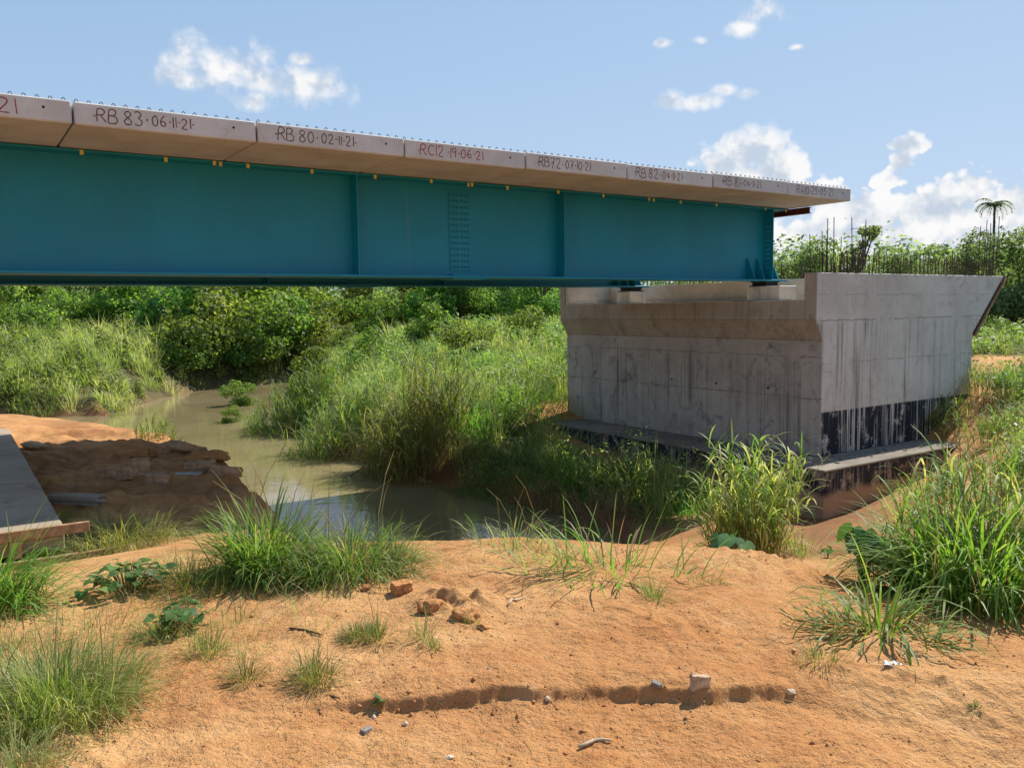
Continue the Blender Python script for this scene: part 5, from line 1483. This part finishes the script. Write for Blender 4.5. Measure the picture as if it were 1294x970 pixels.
for k, (px, py, sz, shp, lab, mt) in enumerate(((143, 603, (.20, .12, .10), 'block', 'muddy block at the left end of the rubble row', 'block'), (163, 606, (.12, .11, .10), 'block', 'square muddy block second from left in the rubble', 'block'), (178, 598, (.12, .12, .13), 'block', 'upright muddy block topmost in the rubble', 'block'),
        (200, 610, (.16, .12, .09), 'block', 'muddy block at the right end of the rubble row', 'block'), (253, 594, (.24, .10, .07), 'block', 'long flat block near the bank edge', 'block'), (285, 600, (.24, .12, .08), 'block', 'long flat block at the very edge above the water', 'block'),
        (225, 570, (.40, .16, .09), 'lump', 'pale muddy boulder on the sunlit rim of the left bank', 'block'), (98, 640, (.38, .09, .06), 'block', 'broken concrete length beside the slab', 'slab_grey'), (43, 565, (.18, .10, .07), 'lump', 'whitish stone on the sunlit earth beside the slab', 'stone'),
        (175, 578, (.34, .2, .10), 'lump', 'big earth mound in the shade of the deck', 'laterite'), (262, 583, (.34, .22, .11), 'lump', 'rounded earth lump overhanging the bank edge', 'laterite'), (52, 650, (.16, .08, .03), 'block', 'flat scrap of concrete near the slab corner', 'slab_grey'))):
    rock('rubble_block' if shp == 'block' else 'boulder', px, py, sz, mt, lab, 'stone', 30 + k, shp, rng.uniform(-.4, .6), BL)
# crumpled sheet on the rubble
def sheet(name, px, py, w, h, mat, label, seed):
    loc = hit(px, py); bm = bmesh.new(); r_ = random.Random(seed)
    bmesh.ops.create_grid(bm, x_segments=10, y_segments=7, size=1)
    ph = [r_.uniform(0, 6) for _ in range(4)]
    for v in bm.verts:
        z = .12 * h * abs(math.sin(v.co.x * 3 + ph[0]) * math.cos(v.co.y * 4 + ph[1])) + .10 * h * math.sin(v.co.x * 4 + v.co.y * 5 + ph[2])
        v.co = Vector((v.co.x * w * (1 + .15 * math.sin(v.co.y * 6)), v.co.y * h * (1 + .2 * math.sin(v.co.x * 5 + ph[3])), z))
    bmesh.ops.solidify(bm, geom=list(bm.faces), thickness=.003)
    o = link(name, bm_mesh(name, bm), M[mat], None, True); o.location = (loc[0], loc[1], loc[2] + h * .12); o.rotation_euler = (0, 0, r_.uniform(-.5, .5))
    tag(o, label, 'litter')
sheet('plastic_sheet', 236, 600, .26, .13, 'plastic', 'crumpled pale plastic sheet on the rubble', 3)
sheet('plastic_scrap', 1128, 842, .035, .03, 'plastic', 'white plastic scrap under the drooping clump', 4)
# sticks
def stick(px0, py0, px1, py1, r, label, seed, bend=.03, mat='twig'):
    a, b = hit(px0, py0), hit(px1, py1); r_ = random.Random(seed); bm = bmesh.new()
    pts = []
    for k in range(7):
        s = k / 6; p = a * (1 - s) + b * s
        z = gz(p[0], p[1]) + r * 1.1
        pts.append((p[0] - a[0] + r_.uniform(-1, 1) * bend * .2, p[1] - a[1] + math.sin(s * 3.1) * bend, z - a[2]))
    tube(bm, pts, [r * .8, r, r * .95, r, r * .9, r * .8, r * .5], 6)
    o = link('stick', bm_mesh('stick', bm), M[mat], None, True); o.location = a
    tag(o, label, 'stick')
stick(733, 949, 773, 938, .0075, 'short bleached stick lying near the bottom edge', 1)
stick(640, 766, 663, 757, .006, 'pale curled twig above the erosion step', 2, .02)
stick(366, 798, 408, 806, .006, 'thin brown root on the sand left of the grass mat', 3, .01, 'timber_dark')
stick(412, 882, 430, 891, .004, 'short dark twig below the star-shaped tuft', 4, .01, 'timber_dark')
# driftwood in the water
p = at(446, 602, ZW)
bm = bmesh.new(); tube(bm, [(-.25, 0, -.1), (0, .05, .05), (.25, .12, .22), (.36, .1, .34)], [.02, .018, .012, .005], 5); tube(bm, [(0, .05, .05), (-.1, .1, .12)], [.01, .004], 4)
o = link('driftwood', bm_mesh('driftwood', bm), M['bark'], None, True); o.location = p; tag(o, 'dark branch sticking out of the water before the reeds', 'branch')

# pebbles and crumbs too small to count
bm_v = []; bm_f = []; base_i = None
bm = bmesh.new(); bmesh.ops.create_cone(bm, cap_ends=False, segments=4, radius1=1, radius2=.35, depth=1.3); bmesh.ops.holes_fill(bm, edges=bm.edges); bmesh.ops.triangulate(bm, faces=bm.faces); bm.verts.index_update(); IV = np.array([v.co[:] for v in bm.verts]); IF = np.array([[v.index for v in f.verts] for f in bm.faces]); bm.free()
n = 9000
d = rng.uniform(2.2, 6.6, n) ; a = rng.uniform(-.62, .62, n)
x, y = d * np.sin(a), d * np.cos(a)
xs = rng.uniform(-1.0, 1.9, 700); x[:700] = xs; y[:700] = np.interp(xs, _st[:, 0], _st[:, 1]) - np.abs(rng.normal(.03, .05, 700))
ok = fbm(x * 1.1 + 2, y * 1.1, 3) * 1.6 + rng.normal(0, .18, n) > .0
ok2 = rng.random(n) < np.where((x > 1.1) & (y < 3.9), 1.0, .55)
x, y = x[ok & ok2], y[ok & ok2]; n = len(x)
s = np.minimum(np.exp(rng.normal(-5.5, .55, n)), .014)
z = ground(x, y) + s * .25
sc3 = s[:, None] * rng.uniform(.6, 1.4, (n, 3)) * [1, 1, .65]
V = (IV[None] * sc3[:, None, :] * rng.uniform(.8, 1.2, (n, len(IV), 1)) + np.stack([x, y, z], -1)[:, None, :]).reshape(-1, 3)
F = (np.arange(n)[:, None, None] * len(IV) + IF[None]).reshape(-1, 3)
t = np.repeat(rng.random(n), len(IV))
m, nt, out = new_mat('gravel')
at_ = nt.new('ShaderNodeAttribute', attribute_name='tint')
principled(nt, out, nt.ramp(at_.outputs['Fac'], [(0, (.20, .08, .035)), (.3, (.37, .165, .065)), (.75, (.44, .23, .10)), (.93, (.46, .29, .15)), (.97, (.56, .44, .30)), (1, (.26, .23, .20))]), .9, .15)
o = link('gravel', np_mesh('gravel', V, F, t), m); tag(o, 'small pebbles and crumbs of earth strewn over the mound', 'gravel', kind='stuff')
